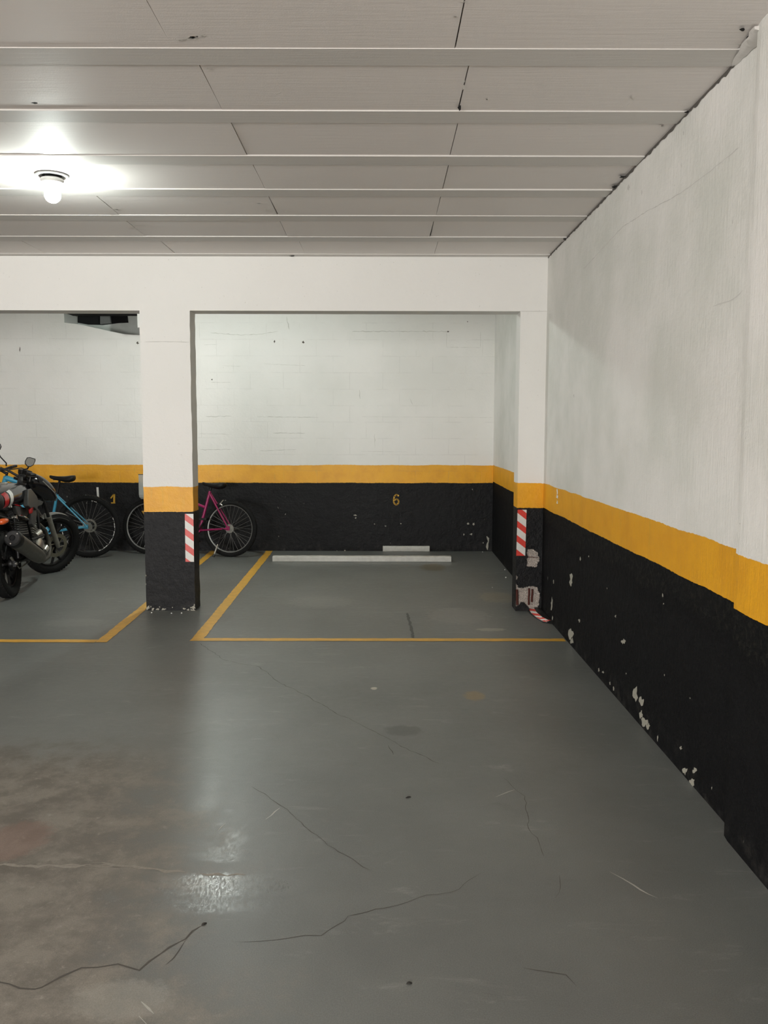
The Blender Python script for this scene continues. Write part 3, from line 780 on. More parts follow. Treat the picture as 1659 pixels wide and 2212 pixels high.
def bicycle(root, fpaint, wheelR, base, pts, rimmat, decals, tw, steer_=0.0, kick=False, basket=False, fat=False):
    """side-on bicycle in local x (forward) / z (up), y across"""
    AY = Matrix.Rotation(R(90), 4, 'X')
    BB, ST, HT, HB, SAD = [Vector((p[0], 0, p[1])) for p in pts]
    HR = Vector((0, 0, wheelR)); HF = Vector((base, 0, wheelR))
    m = MB()
    m.tube([HT, HT.lerp(ST, .3), ST] if fat else [HT-(HT-HB)*.3, ST.lerp(BB, .42)], [.034, .026, .0165] if fat else .016); m.tube([HB, BB], .021); m.tube([ST, BB], .0165)
    m.tube([HT+(HT-HB).normalized()*.015, HB-(HT-HB).normalized()*.015], .029 if fat else .021)
    for s_ in (-1, 1):
        o = Vector((0, s_*.055, 0)); o2 = Vector((0, s_*.018, 0))
        m.tube([ST+o2-(ST-BB).normalized()*.02, HR+o+Vector((.02, 0, .03)), HR+o], [.010, .009, .011])
        m.tube([BB+o2, BB.lerp(HR, .35)+o*.8, HR+o], [.012, .011, .010])
        m.box((HR.x-.014, s_*.055-.005, HR.z-.02), (HR.x+.03, s_*.055+.005, HR.z+.03))
    m.tube([(BB.x, -.04, BB.z), (BB.x, .04, BB.z)], .024, 14)
    m.build('frame', fpaint, root)
    S = Matrix.Translation(HF) @ Matrix.Translation((0, 0, 0))
    ax = (HT-HB).normalized()
    S = Matrix.Translation(HT) @ Matrix.Rotation(steer_, 4, ax) @ Matrix.Translation(-HT)
    m = MB()
    crown = HB-ax*.03
    m.tube([crown+Vector((0, -.06, 0)), crown+Vector((0, .06, 0))], .016)
    for s_ in (-1, 1): m.tube([crown+Vector((0, s_*.058, 0)), crown.lerp(HF, .6)+Vector((.0, s_*.058, 0)), HF+Vector((0, s_*.055, 0))], [.016, .014, .011])
    m.tube([HB-ax*.05, HT+ax*.07], .0135)
    m.v = [S @ v for v in m.v]
    m.build('fork', M_plast if not basket else fpaint, root)
    for hub, nm, SS in ((HR, 'rear_wheel', Matrix.Identity(4)), (HF, 'front_wheel', S)):
        MM = SS @ Matrix.Translation(hub) @ AY
        m = MB(); rr = wheelR-tw*.95
        m.lathe([(rr+.008, -.012), (rr+.008, .012), (rr-.004, .011), (rr-.014, .006), (rr-.014, -.006), (rr-.004, -.011)], 64, mat=MM, closed=True)
        m.tube([MM @ Vector((0, 0, -.05)), MM @ Vector((0, 0, .05))], .016, 12)
        wh = m.build(nm, rimmat, root)
        m = MB(); tyre(m, wheelR, tw, tw*1.05, MM, 72); tread(m, wheelR, tw, MM, 80)
        m.build('tyre', M_tyre, wh)
        m = MB(); n = 32
        for k in range(n):
            s_ = 1 if k % 2 else -1; a = 2*math.pi*k/n; b_ = a+(R(62) if (k//2) % 2 else -R(62))
            p0 = MM @ Vector((.022*math.cos(b_), .022*math.sin(b_), s_*.03)); p1 = MM @ Vector(((rr-.012)*math.cos(a), (rr-.012)*math.sin(a), 0))
            m.tube([p0, p1], .0010, 5)
        m.build('spokes', M_spoke, wh)
        if nm == 'rear_wheel':
            m = MB()
            for i, rr_ in enumerate((.052, .046, .040, .034, .028)):
                m.lathe([(rr_, .0), (rr_, .0025), (.014, .0025), (.014, 0)], 36, mat=MM @ Matrix.Translation((0, 0, -.024-.004*i)), closed=True)
            m.build('sprockets', M_alum, wh)
            if decals:
                m = MB()
                for (a0, a1) in decals:
                    k = 0; n = max(4, int((a1-a0)/6))
                    for i in range(n):
                        u0 = R(a0+(a1-a0)*i/n); u1 = R(a0+(a1-a0)*(i+.86)/n); hi_ = rr+.006; lo2 = rr-.012+.006*(i % 3 == 1)
                        for zz in (.0128, -.0128):
                            vs = [MM @ Vector((lo2*math.cos(u0), lo2*math.sin(u0), zz)), MM @ Vector((hi_*math.cos(u0+.01), hi_*math.sin(u0+.01), zz)), MM @ Vector((hi_*math.cos(u1), hi_*math.sin(u1), zz)), MM @ Vector((lo2*math.cos(u1), lo2*math.sin(u1), zz))]
                            m.add(vs, [(0, 1, 2, 3)])
                m.build('rim_lettering', M_decal, wh, smooth=False, fix=False)
                m = MB(); dz = .046
                m.lathe([(.080, dz), (.080, dz+.002), (.058, dz+.002), (.058, dz)], 48, mat=MM, closed=True)
                m.build('brake_disc', M_alum, wh)
    # drivetrain
    m = MB(); MM = Matrix.Translation(BB) @ AY
    m.lathe([(.085, .036), (.085, .039), (.060, .039), (.060, .036)], 40, mat=MM, closed=True)
    m.tube([BB+Vector((0, -.045, 0)), BB+Vector((.10, -.06, -.135))], .009, 8); m.tube([BB+Vector((0, .045, 0)), BB+Vector((-.10, .06, .135))], .009, 8)
    cr_ = m.build('crankset', M_plast, root)
    for q in (Vector((.10, -.10, -.135)), Vector((-.10, .10, .135))):
        m = MB(); c = BB+q; m.box(c-Vector((.045, .04, .012)), c+Vector((.045, .04, .012))); m.build('pedal', M_plast, cr_, bevel=.004)
    # saddle
    d = (ST-BB).normalized()
    m = MB(); rings = []
    for u, hw, th in ((-.145, .03, .035), (-.135, .062, .060), (-.09, .074, .072), (-.04, .062, .066), (.02, .036, .048), (.08, .024, .036), (.13, .020, .034), (.148, .010, .020)):
        z = SAD.z + (.010 if u < -.08 else 0) + (.012 if u > .09 else 0) - th/2
        rings.append([(SAD.x+u, p[0], p[2]) for p in [(q_[0], 0, q_[2]) for q_ in ell(0, z, hw, th/2+.004, 0, 14)]])
    m.loft(rings); sd = m.build('saddle', M_seat, root, sub=1)
    m = MB(); m.tube([ST-d*.02, ST+d*(SAD.z-.045-ST.z)/d.z], .0135); m.tube([(SAD.x-.09, -.02, SAD.z-.04), (SAD.x+.10, -.02, SAD.z-.035)], .004, 6); m.tube([(SAD.x-.09, .02, SAD.z-.04), (SAD.x+.10, .02, SAD.z-.035)], .004, 6)
    m.build('seat_post', M_plast, root)
    # handlebar
    top = HT+ax*.07; fwd = Vector((.07, 0, .02)); m = MB()
    m.tube([top-ax*.02, top+fwd], .016)
    hb = [top+fwd+Vector((-.05, -.31, .02)), top+fwd+Vector((-.02, -.16, .015)), top+fwd+Vector((0, -.05, 0)), top+fwd+Vector((0, .05, 0)), top+fwd+Vector((-.02, .16, .015)), top+fwd+Vector((-.05, .31, .02))]
    m.tube(hb, .0125); m.v = [S @ v for v in m.v]
    hbo = m.build('handlebar', M_plast, root)
    for a, b_ in ((hb[0], hb[0].lerp(hb[1], .75)), (hb[5], hb[5].lerp(hb[4], .75))):
        m = MB(); m.tube([S @ a, S @ b_], .0165); m.build('grip', M_rub, hbo)
    for s_, (a, b_) in ((-1, (hb[1], hb[0])), (1, (hb[4], hb[5]))):
        m = MB(); m.tube([S @ (a+Vector((.02, 0, -.01))), S @ (a.lerp(b_, .5)+Vector((.05, 0, -.025))), S @ (b_+Vector((.045, 0, -.03)))], .005, 6); m.build('brake_lever', M_alum, hbo)
    m = MB()
    for s_ in (-1, 1):
        a = S @ (hb[2]+Vector((0, s_*.05, 0))); m.tube([a, a+Vector((.10, s_*.05, .06)), a+Vector((.12, s_*.01, -.08)), HB+Vector((.03, s_*.02, -.02))], .003, 6)
    m.build('cable', M_plast, root)
    if kick:
        m = MB(); a = HR+Vector((.06, -.07 if kick < 0 else .07, -.005)); foot = kick_foot
        m.tube([a, a.lerp(foot, .5), a.lerp(foot, .55)], .011, 8); ks = m.build('kickstand', M_plast, root)
        m = MB(); m.tube([a.lerp(foot, .53), a.lerp(foot, .93)], .009, 8); m.build('kickstand_leg', M_silver, ks)
        m = MB(); m.tube([a.lerp(foot, .90), foot], .013, 8); m.build('kickstand_foot', M_rub, ks)
        # v-brake on the seat stays
        for s_ in (-1, 1):
            m = MB(); q = ST.lerp(HR, .40)+Vector((-.03, s_*.03, .02)); m.tube([q, q+Vector((-.05, s_*.01, .05))], .006, 6); m.tube([q+Vector((-.01, 0, .01)), q+Vector((-.035, 0, -.012))], .008, 6); m.build('brake_arm', M_silver, root)
    if basket:
        x0, x1, z0, z1, hw = basket; m = MB(); rings = []
        for k, (z, e) in enumerate(((z1, 0), (z1-.01, 0), (z0+.05, .012), (z0+.02, .022), (z0, .05))):
            c = [(x0+e*.6, -hw+e), (x1-e*.3, -hw+e), (x1-e*.6+.005, -hw+e+.02), (x1-e*.6+.005, hw-e-.02), (x1-e*.3, hw-e), (x0+e*.6, hw-e)]
            rings.append([(p[0], p[1], z) for p in c])
        m.loft(rings, cap=False); n_ = len(m.v); m.f.append(list(range(n_-6, n_))); m.mi.append(0)
        m.v = [S @ v for v in m.v]
        bo = m.build('basket', M_clear, root, smooth=False); bo['label'] = 'translucent grey plastic front basket'
        so = bo.modifiers.new('shell', 'SOLIDIFY'); so.thickness = .002
        m = MB(); rim_ = [S @ Vector(p) for p in rings[0]]; m.tube(rim_+[rim_[0]], .004, 6); m.build('basket_rim', M_gplast, bo)

# blue mountain bike: faces left along the wall
bl = empty('bicycle', (-3.405, 9.87, 0), (R(-3), 0, R(181.5)))
tag(bl, 'blue mountain bicycle with big black tyres behind the motorcycle', 'bicycle')
bicycle(bl, M_blue, .366, 1.10, [(.44, .305), (.338, .742), (.91, .93), (.955, .80), (.268, .945)], M_brim, [(-50, 8), (160, 250), (100, 112)], .056, fat=True)
# magenta city bike: behind the column
kick_foot = Vector((.125, .185, .005))
pk = empty('bicycle', (-1.79, 9.935, 0), (R(5.0), 0, R(180-12.5)))
tag(pk, 'magenta bicycle on its kickstand behind the left column', 'bicycle')
bicycle(pk, M_pink, .33, 1.045, [(.385, .30), (.262, .765), (.82, .80), (.855, .66), (.215, .855)], M_rim, None, .05, kick=1, basket=(.84, 1.10, .655, .945, .16))

# ------------------------------------------------------------------ motorcycle (local: x right, y forward, z up)
mc = empty('motorcycle', (-3.3, 7.5, 0), (0, R(-7), R(6)))
tag(mc, 'black motorcycle with red and white tank stripes leaning on its stand', 'motorcycle')
SD = Vector((0, -.438, .899)).normalized(); SPt = Vector((0, 1.39, 0))
ST_ = Matrix.Translation(SPt) @ Matrix.Rotation(R(-42), 4, SD) @ Matrix.Translation(-SPt)
def msteer(m): m.v = [ST_ @ v for v in m.v]
def alloy(root, hub, Ro, w, nm, steer_=False):
    MM = Matrix.Translation(hub) @ AX; rr = Ro-w*.95
    if steer_: MM = ST_ @ MM
    m = MB(); m.lathe([(rr+.012, -w*.30), (rr+.012, w*.30), (rr-.012, w*.26), (rr-.016, w*.12), (rr-.016, -w*.12), (rr-.012, -w*.26)], 64, mat=MM, closed=True)
    m.tube([MM @ Vector((0, 0, -.055)), MM @ Vector((0, 0, .055))], .045, 18)
    for k in range(5):
        a = 2*math.pi*k/5+.35
        m.tube([MM @ Vector((.04*math.cos(a), .04*math.sin(a), 0)), MM @ Vector((rr*.55*math.cos(a), rr*.55*math.sin(a), 0))], .016, 8)
        for s_ in (-.26, .26):
            m.tube([MM @ Vector((rr*.5*math.cos(a), rr*.5*math.sin(a), 0)), MM @ Vector(((rr-.01)*math.cos(a+s_), (rr-.01)*math.sin(a+s_), 0))], .013, 8)
    wh = m.build(nm, M_plast, root)
    m = MB(); tyre(m, Ro, w, w*1.0, MM, 72); tread(m, Ro-.002, w, MM, 60, .0018); m.build('tyre', M_tyre, wh)
    return wh, MM
rw_, _ = alloy(mc, (0, 0, .30), .30, .105, 'rear_wheel')
fw_, MMf = alloy(mc, (.02, 1.31, .318), .322, .092, 'front_wheel', True)
m = MB(); m.lathe([(.125, .070), (.125, .074), (.085, .074), (.085, .070)], 48, mat=MMf, closed=True)
for k in range(6):
    a = 2*math.pi*k/6; m.tube([MMf @ Vector((.035*math.cos(a), .035*math.sin(a), .068)), MMf @ Vector((.09*math.cos(a+.4), .09*math.sin(a+.4), .072))], .006, 6)
m.build('brake_disc', simple('worn_disc_steel', (.24, .225, .17), .4, .7, .3, 60), fw_)
m = MB(); m.lathe([(.0, .075), (.062, .075), (.066, .06), (.066, .045), (0, .045)], 32, mat=Matrix.Translation((0, 0, .30)) @ AX); m.build('drum_brake', M_dgrey, rw_)
m = MB(); m.tube([(.09, -.05, .33), (.095, .06, .24), (.10, .35, .26)], .006, 8); m.tube([(.085, -.08, .36), (.09, -.05, .33), (.09, .0, .30)], .011, 8); m.build('brake_rod', M_alum, mc)
# swing arm, frame, stand
m = MB()
for s_ in (-1, 1): m.tube([(s_*.095, -.06, .30), (s_*.10, .2, .31), (s_*.08, .52, .37)], [.020, .022, .024])
m.box((.085, -.07, .275), (.112, .03, .325)); m.build('swing_arm', M_plast, mc)
m = MB(); m.tube([(.105, -.06, .30), (.122, -.06, .30)], .013, 8); m.build('axle_nut', M_silver, mc)
m = MB(); m.tube([(.113, .02, .30), (.120, .02, .30)], .007, 8); m.build('axle_nut', M_silver, mc)
m = MB()
for s_ in (-1, 1):
    m.tube([(s_*.09, -.42, .78), (s_*.10, -.05, .70), (s_*.11, .22, .655), (s_*.12, .42, .62), (s_*.10, .52, .40), (s_*.10, .60, .25)], .013)
    m.tube([(s_*.06, .92, .86), (s_*.11, .78, .60), (s_*.10, .78, .30), (s_*.09, .60, .22)], .014)
m.tube([(0, .96, .80), (0, .42, .78), (0, -.2, .76)], .02); m.tube(tuple((0, 1.39, 0)+SD*.88 for _ in (0,)) + tuple((Vector((0, 1.39, 0))+SD*t_) for t_ in (1.05,)), .035) if False else m.tube([Vector((0, 1.39, 0))+SD*.86, Vector((0, 1.39, 0))+SD*1.04], .034)
m.build('frame', M_plast, mc)
m = MB(); m.tube([(-.11, .50, .28), (-.22, .46, .12), (-.255, .44, -.012)], .012, 8); m.build('side_stand', M_plast, mc)
# engine
m = MB(); MX = lambda y, z: Matrix.Translation((0, y, z)) @ AX
m.lathe([(0, -.14), (.10, -.14), (.125, -.11), (.125, .11), (.10, .13), (0, .13)], 36, mat=MX(.60, .36)); m.lathe([(0, -.12), (.085, -.12), (.10, -.1), (.10, .1), (.085, .12), (0, .12)], 36, mat=MX(.42, .37))
cyl = Matrix.Translation((0, .68, .44)) @ Matrix.Rotation(R(-18), 4, 'X')
m.box((-.075, -.075, 0), (.075, .075, .22), mat=cyl); m.build('engine', M_dgrey, mc, bevel=.006)
eng = mc.children[-1]
m = MB()
for k in range(8): m.box((-.095, -.092, .03+.022*k), (.095, .092, .038+.022*k), mat=cyl)
m.build('cooling_fins', M_alum, eng, smooth=False)
m = MB(); m.lathe([(0, .16), (.055, .16), (.085, .145), (.095, .12)], 32, mat=MX(.62, .36)); m.tube([(.13, .54, .47), (.15, .60, .49), (.14, .70, .44)], [.03, .036, .024]); m.tube([(.13, .72, .30), (.15, .76, .33)], .035)
m.build('clutch_cover', M_silver, eng)
m = MB(); m.tube([(.06, .74, .55), (.09, .86, .545), (.10, .97, .478), (.105, 1.02, .38), (.11, 1.005, .29), (.12, .88, .22), (.14, .62, .215), (.17, .46, .245)], [.019, .019, .019, .019, .019, .019, .021, .026], 12)
ex = m.build('exhaust', M_steel, mc)
m = MB(); A = Vector((.185, .43, .262)); B = Vector((.205, -.315, .548)); d = (B-A).normalized()
m.tube([A-d*.0, A+d*.05, A+d*.12, A+d*.5, B-d*.03, B], [.030, .058, .066, .070, .070, .066], 28); m.build('muffler', M_steel, ex)
m = MB(); m.tube([A-d*.04, A+d*.015], [.026, .040], 20); m.build('collector', M_rsteel, ex)
m = MB(); m.tube([B-d*.075, B-d*.012, B+d*.004], [.0725, .074, .068], 28); m.build('muffler_band', M_plast, ex)
QM = Matrix.Translation(B) @ d.to_track_quat('Z', 'Y').to_matrix().to_4x4()
m = MB(); m.lathe([(.066, .0), (.066, .010), (.058, .016), (.026, .014), (.024, .004), (.0, .002)], 28, mat=QM); m.build('end_cap', M_dgrey, ex)
m = MB(); m.lathe([(.0, .0145), (.019, .0145)], 20, mat=QM); m.build('outlet', M_void, ex)
for a in (.6, 2.7, 4.4):
    m = MB(); m.tube([QM @ Vector((.052*math.cos(a), .052*math.sin(a), .014)), QM @ Vector((.052*math.cos(a), .052*math.sin(a), .020))], .006, 8); m.build('rivet', M_silver, ex)
m = MB(); rings = []
for i in range(15):
    u = -.03+.68*i/14; c = A+d*u; side = Vector((0, 0, 1)); side = (side-d*side.dot(d)).normalized(); o = d.cross(side)
    rad = .079 if u > .1 else .055+.2*max(0, u)
    if rad > .082: rad = .082
    a0, a1 = R(-50), R(38); rr = []
    for k in range(7):
        a = a0+(a1-a0)*k/6; rr.append(c+side*math.cos(a)*rad+o*math.sin(a)*-rad)
    for k in range(6, -1, -1):
        a = a0+(a1-a0)*k/6; rr.append(c+side*math.cos(a)*(rad-.006)+o*math.sin(a)*-(rad-.006))
    rings.append(rr)
m.loft(rings); m.build('heat_shield', M_plast, ex)
m = MB(); m.tube([(.10, .30, .40), (.19, .30, .43)], .012, 8); m.tube([(.17, .27, .462), (.21, .52, .468)], .014, 8); m.build('footrest', M_plast, mc)
# shocks
for s_ in (-1, 1):
    m = MB(); a = Vector((s_*.135, .03, .70)); b_ = Vector((s_*.125, -.01, .34)); n = 11
    pp = []; 
    for i in range(n*12+1):
        t_ = i/(n*12); an = 2*math.pi*n*t_; q = a.lerp(b_, .08+.62*t_); pp.append(q+Vector((.031*math.cos(an), .031*math.sin(an), 0)))
    m.tube(pp, .0062, 6); m.tube([a, b_], .018, 10); so = m.build('shock_absorber', M_plast, mc)
    m = MB(); m.tube([a+Vector((-.02*s_, 0, 0)), a+Vector((.022*s_, 0, 0))], .016, 10); m.build('shock_bolt', M_silver, so)
# tank, panels, seat, tail
TK = [(-.34, .85, .12, .06), (-.31, .858, .155, .08), (-.2, .868, .172, .092), (-.10, .875, .178, .098), (.0, .885, .180, .104), (.15, .885, .185, .112), (.32, .890, .182, .115), (.46, .880, .165, .112), (.58, .872, .13, .095), (.66, .865, .08, .065), (.69, .86, .04, .035)]
def tkring(y, g=1.0):
    for a, b_ in zip(TK[:-1], TK[1:]):
        if a[0] <= y <= b_[0]:
            f_ = (y-a[0])/(b_[0]-a[0]); c = [a[i]*(1-f_)+b_[i]*f_ for i in range(4)]; return ell(0, c[1], c[2]*g, c[3]*g, y, 28, 2.5)
m = MB(); m.loft([ell(0, z, hw, hz, y, 28, 2.5) for (y, z, hw, hz) in TK]); tank = m.build('fuel_tank', M_gloss, mc, sub=2)
for nm, y0, y1, mt in (('red_stripe', -.235, -.150, M_stripe_r), ('white_stripe', -.120, -.045, M_stripe_w)):
    for s_ in (-1, 1):
        m = MB(); rg = [tkring(y0+(y1-y0)*i/6, 1.012) for i in range(7)]; vs = []; K = [25, 26, 27, 0, 1, 2, 3] if s_ > 0 else [11, 12, 13, 14, 15, 16, 17]
        for i, r_ in enumerate(rg): vs += [Vector(r_[k])+Vector((0, .02*(r_[k][2]-.88)/.1, 0)) for k in K]
        nk = len(K); m.add(vs, [(i*nk+k, i*nk+k+1, (i+1)*nk+k+1, (i+1)*nk+k) for i in range(6) for k in range(nk-1)])
        m.build(nm, mt, tank)
m = MB(); m.lathe([(0, .012), (.035, .012), (.042, .0), (.042, -.03)], 28, mat=Matrix.Translation((0, .30, 1.0))); m.build('filler_cap', M_alum, tank)
for s_ in (-1, 1):
    def pnl(nm, poly, x0, x1, mt, par=mc, sl=0.0):
        m = MB(); m.prism(poly, s_*x0, s_*x1, 0)
        if sl:
            for v in m.v: v.x += s_*sl*(v.y-.5)
        return m.build(nm, mt, par, bevel=.006)
    sh = pnl('tank_shroud', [(.18, .78), (.30, .92), (.46, .92), (.68, .84), (.72, .80), (.55, .71), (.44, .745), (.30, .745)], .140, .184, M_gplast, sl=-.12)
    pnl('tank_badge_strip', [(.27, .735), (.43, .795), (.50, .800), (.47, .775), (.33, .70), (.27, .70)], .160, .183, M_stripe_r, sh, -.12)
    pnl('air_scoop', [(.72, .80), (.90, .775), (.98, .76), (.88, .735), (.70, .735), (.62, .70), (.56, .71)], .125, .170, M_gplast, sl=-.08)
    pnl('lower_shroud', [(.40, .735), (.62, .72), (.60, .66), (.52, .60), (.42, .56), (.36, .60)], .130, .165, M_gplast, sl=-.06)
    sp_ = pnl('side_panel', [(.05, .80), (.22, .775), (.42, .745), (.40, .70), (.28, .655), (.10, .70)], .115, .150, M_gplast)
    m = MB(); m.tube([(s_*.13, .08, .715), (s_*.15, .18, .695), (s_*.152, .30, .662), (s_*.15, .46, .618), (s_*.14, .57, .556)], .010, 8); m.build('chrome_trim', M_chrome, sp_)
m = MB(); m.loft([ell(0, z, hw, hz, y, 22, 3.2) for (y, z, hw, hz) in [(-.62, .94, .07, .03), (-.58, .93, .12, .05), (-.50, .895, .158, .075), (-.38, .876, .170, .086), (-.28, .868, .1715, .089), (-.22, .868, .168, .088)]]); m.build('seat', M_seat, mc, sub=1)
m = MB(); m.loft([ell(0, z, hw, hz, y, 22, 3.0) for (y, z, hw, hz) in [(-.70, .90, .03, .02), (-.66, .89, .07, .045), (-.50, .875, .105, .06), (-.25, .855, .125, .075), (.0, .83, .14, .075), (.18, .80, .13, .05), (.24, .79, .09, .03)]]); tail = m.build('tail_cowl', M_plast, mc, sub=1)
for s_ in (-1, 1):
    m = MB(); m.prism([(-.34, .866), (-.02, .822), (-.02, .792), (-.33, .834)], s_*.121, s_*.1455, 0)
    for v in m.v: v.x += s_*.04*(v.y+.02)
    lb = m.build('name_plate', M_stripe_w, tail, smooth=False); lb['label'] = 'white plate with dark lettering'
    m = MB()
    for k in range(7):
        y0 = -.31+.040*k; z0 = .838-.0058*k*1.35
        for (dy, dz, w_, h_) in ((0, 0, .006, .022), (.018, 0, .006, .022), (.004, .016 if k % 2 else .008, .016, .005)):
            m.box((s_*.1455+s_*.04*(y0+dy+.02), y0+dy, z0-.003+dz), (s_*.1468+s_*.04*(y0+dy+.02), y0+dy+w_, z0-.003+dz+h_))
    m.build('lettering', M_plast, lb, smooth=False)
    m = MB(); m.prism([(-.40, .895), (.19, .792), (.26, .772), (.20, .782), (-.38, .880)], s_*.118, s_*.147, 0); m.build('red_trim', M_stripe_r, tail, smooth=False)
    m = MB(); m.tube([(s_*.06, -.46, .76), (s_*.15, -.45, .72)], .010, 8); si = m.build('turn_signal', M_plast, mc)
    m = MB(); m.loft([ell(s_*.20, .71, hw, hz, y, 16, 2.2) for y, hw, hz in ((-.53, .035, .020), (-.50, .044, .028), (-.43, .040, .026), (-.37, .015, .010))]); m.build('orange_lens', M_orange, si, sub=1)
m = MB(); m.loft([ell(0, z, hw, hz, y, 16, 3) for y, z, hw, hz in ((-.62, .62, .06, .02), (-.60, .72, .07, .03), (-.35, .80, .10, .04), (.05, .70, .075, .05), (.16, .60, .06, .03))]); m.build('rear_mudguard', M_plast, mc)
# steered front end
for s_ in (-1, 1):
    a = Vector((s_*.095, 1.315, .325)); m = MB()
    m.tube([a-SD*.03, a+SD*.02, a+SD*.30, a+SD*.345], [.020, .026, .026, .031], 14); msteer(m); fl_ = m.build('fork_leg', M_alum, mc)
    m = MB(); m.tube([a+SD*.30, a+SD*.72], .017, 12); msteer(m); m.build('fork_tube', M_dgrey, fl_)
m = MB(); rings = []
for i in range(15):
    an = R(118-92*i/14); cy_, cz = 1.30+.335*math.cos(an), .305+.345*math.sin(an); n_ = Vector((0, math.cos(an), math.sin(an)))
    hw = .062*math.sin(math.pi*min(1, .12+i/14*1.1)**.8)+.012 if i > 9 else .066
    row = []
    for k in range(7):
        u = -1+2*k/6; row.append(Vector((u*hw, cy_, cz))-n_*(.045*u*u))
    for k in range(6, -1, -1):
        u = -1+2*k/6; row.append(Vector((u*hw*.93, cy_, cz))-n_*(.045*u*u+.004))
    rings.append(row)
m.loft(rings); 
for s_ in (-1, 1): m.tube([(s_*.064, 1.20, .60), (s_*.085, 1.165, .66), (s_*.09, 1.115, .665), (s_*.094, 1.13, .62)], .011, 8)
msteer(m); m.build('front_mudguard', simple('grey_mudguard', (.21, .205, .19), .45, spec=.3), mc)
m = MB(); m.loft([ell(0, z, hw, hz, y, 22, 2.6) for y, z, hw, hz in ((.86, .94, .07, .09), (.93, .95, .105, .115), (1.00, .945, .13, .125), (1.09, .915, .14, .125), (1.17, .875, .13, .105), (1.235, .84, .095, .07), (1.27, .825, .045, .035))]); msteer(m); cw = m.build('headlight_cowl', M_gloss, mc, sub=1)
m = MB(); m.loft([ell(0, z, hw, hz, y, 18, 2.4) for y, z, hw, hz in ((1.20, .885, .088, .055), (1.245, .86, .07, .045), (1.275, .845, .04, .028))]); msteer(m); m.build('headlight_lens', simple('lamp_lens', (.50, .52, .52), .08, .4), cw, sub=1)
m = MB()
m.loft([ell(0, z, hw, hz, y, 16, 2.5) for y, z, hw, hz in ((1.00, 1.045, .075, .012), (1.06, 1.035, .085, .018), (1.15, .965, .075, .012), (1.20, .92, .05, .008))]); msteer(m); m.build('visor', M_plast, cw, sub=1)
m = MB()
for s_ in (-1, 1): m.tube([(s_*.118, 1.03, 1.01), (s_*.128, 1.10, .95), (s_*.118, 1.18, .89), (s_*.09, 1.24, .83), (s_*.07, 1.24, .79)], .007, 8)
msteer(m); m.build('cowl_trim', M_alum, cw)
m = MB(); m.box((-.09, .90, 1.02), (.09, .98, 1.08)); msteer(m); m.build('instrument_cluster', M_plast, mc, bevel=.015)
hb = [(-.36, .60, 1.075), (-.24, .69, 1.085), (-.13, .80, 1.07), (-.06, .885, 1.02), (.06, .885, 1.02), (.13, .80, 1.07), (.24, .69, 1.085), (.36, .60, 1.075)]
m = MB(); m.tube(hb, .012); m.box((-.10, .86, .985), (.10, .94, 1.01)); msteer(m); hbo = m.build('handlebar', M_plast, mc)
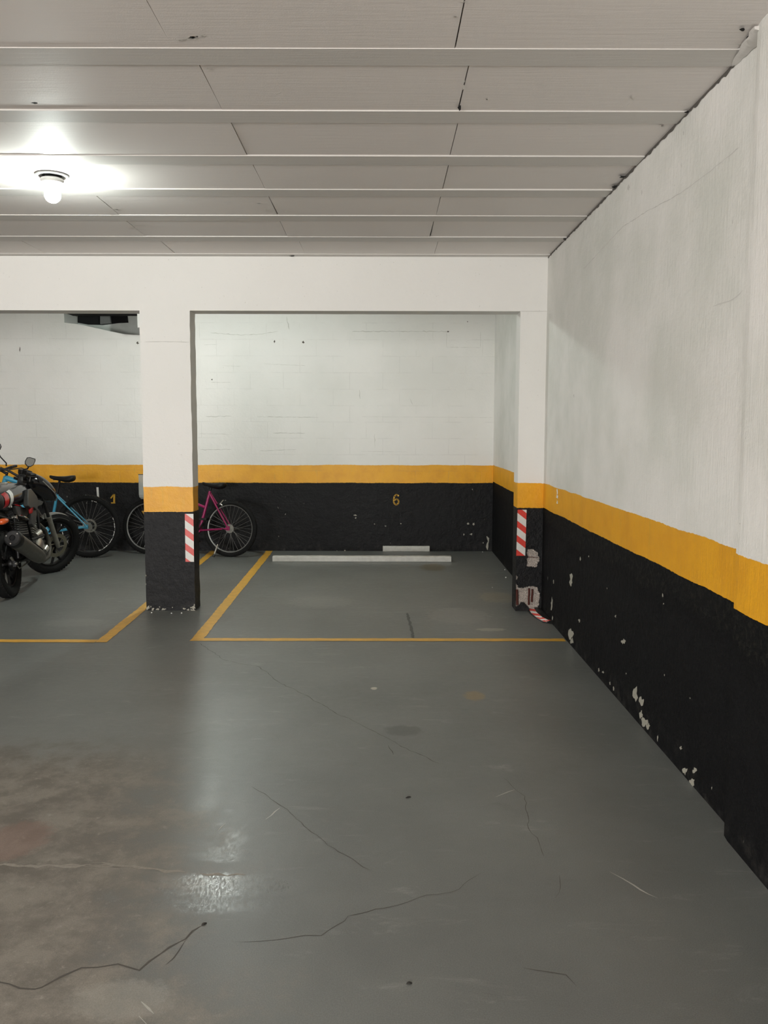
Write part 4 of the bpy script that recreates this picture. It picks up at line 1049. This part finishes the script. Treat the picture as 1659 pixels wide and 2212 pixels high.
for s_ in (-1, 1):
    g0, g1 = Vector((s_*.36, .60, 1.075)), Vector((s_*.24, .69, 1.085))
    m = MB(); m.tube([g0-(g1-g0)*.05, g0, g1], [.020, .0235, .019], 16); msteer(m); m.build('grip', M_rub, hbo)
    m = MB(); c = Vector((s_*.215, .715, 1.09)); m.tube([c-Vector((s_*-.03, .022, 0)), c+Vector((s_*-.03, .022, 0))], .034, 14); m.box(c+Vector((-.03, -.025, .02)), c+Vector((.03, .03, .065))); msteer(m); m.build('switch_housing', M_plast, hbo, bevel=.005)
    m = MB(); q = Vector((s_*.20, .76, 1.085)); m.tube([q, q+Vector((s_*.04, .03, -.005)), q+Vector((s_*.17, -.07, -.012))], .006, 8); msteer(m); m.build('lever', M_plast, hbo)
    st = Vector((s_*.225, .72, 1.13)) if s_ > 0 else Vector((-.205, .84, 1.09)); mcn = Vector((.290, .735, 1.232)) if s_ > 0 else Vector((-.33, .80, 1.25))
    m = MB(); m.tube([st, st+Vector((s_*.004, 0, .03)), st.lerp(mcn, .55)+Vector((s_*.01, 0, -.01)), mcn], .0065, 8); msteer(m); mo = m.build('mirror', M_plast, hbo)
    # mirror head facing the rider
    ctr = ST_ @ mcn; look = (Matrix.Rotation(R(0), 3, 'Z') @ Vector((.42 if s_ > 0 else .2, -.88, .16))).normalized()
    zz = Vector((0, 0, 1)); rx = look.cross(zz).normalized()*-1; uz = rx.cross(look)*1
    if uz.z < 0: uz = -uz
    out = [(-.052, -.012), (-.046, .018), (-.020, .052), (.012, .050), (.060, .026), (.056, .004), (.030, -.036), (-.004, -.052), (-.034, -.044)]
    out = [(u*s_, v) for u, v in out]
    def hd(sc, off): return [ctr+rx*(u*sc)+uz*(v*sc+.012)+look*off for u, v in out]
    m = MB(); m.loft([hd(.42, -.030), hd(.78, -.022), hd(.9, -.004), hd(.9, .004)]); m.build('mirror_shell', M_plast, mo)
    m = MB(); m.add(hd(.76, .0055), [tuple(range(len(out)))]); m.build('mirror_glass', M_mirror, mo, smooth=False)
m = MB(); m.tube([(-.14, .83, 1.07), (-.08, .92, 1.10), (0, .98, 1.08), (.04, 1.0, .99), (.05, 1.01, .90)], .006, 8); m.tube([(.16, .82, 1.07), (.13, .95, 1.06), (.10, 1.03, .94), (.09, 1.09, .72)], .005, 8); msteer(m); m.build('cable', M_plast, mc)

# ------------------------------------------------------------------ world and view
w = bpy.data.worlds.new('world'); SC.world = w; w.use_nodes = True
w.node_tree.nodes['Background'].inputs[0].default_value = (1.0, .982, .960, 1)
w.node_tree.nodes['Background'].inputs[1].default_value = 16.0
SC.view_settings.view_transform = 'Standard'; SC.view_settings.look = 'None'; SC.view_settings.gamma = 1.0
SC.view_settings.use_curve_mapping = False
SC.view_settings.exposure = 0.24
SC.cycles.max_bounces = 8; SC.cycles.diffuse_bounces = 5; SC.cycles.glossy_bounces = 3; SC.cycles.transparent_max_bounces = 6; SC.cycles.adaptive_threshold = 0.03
SC.cycles.caustics_reflective = False; SC.cycles.caustics_refractive = False
SC.cycles.sample_clamp_indirect = 6.0
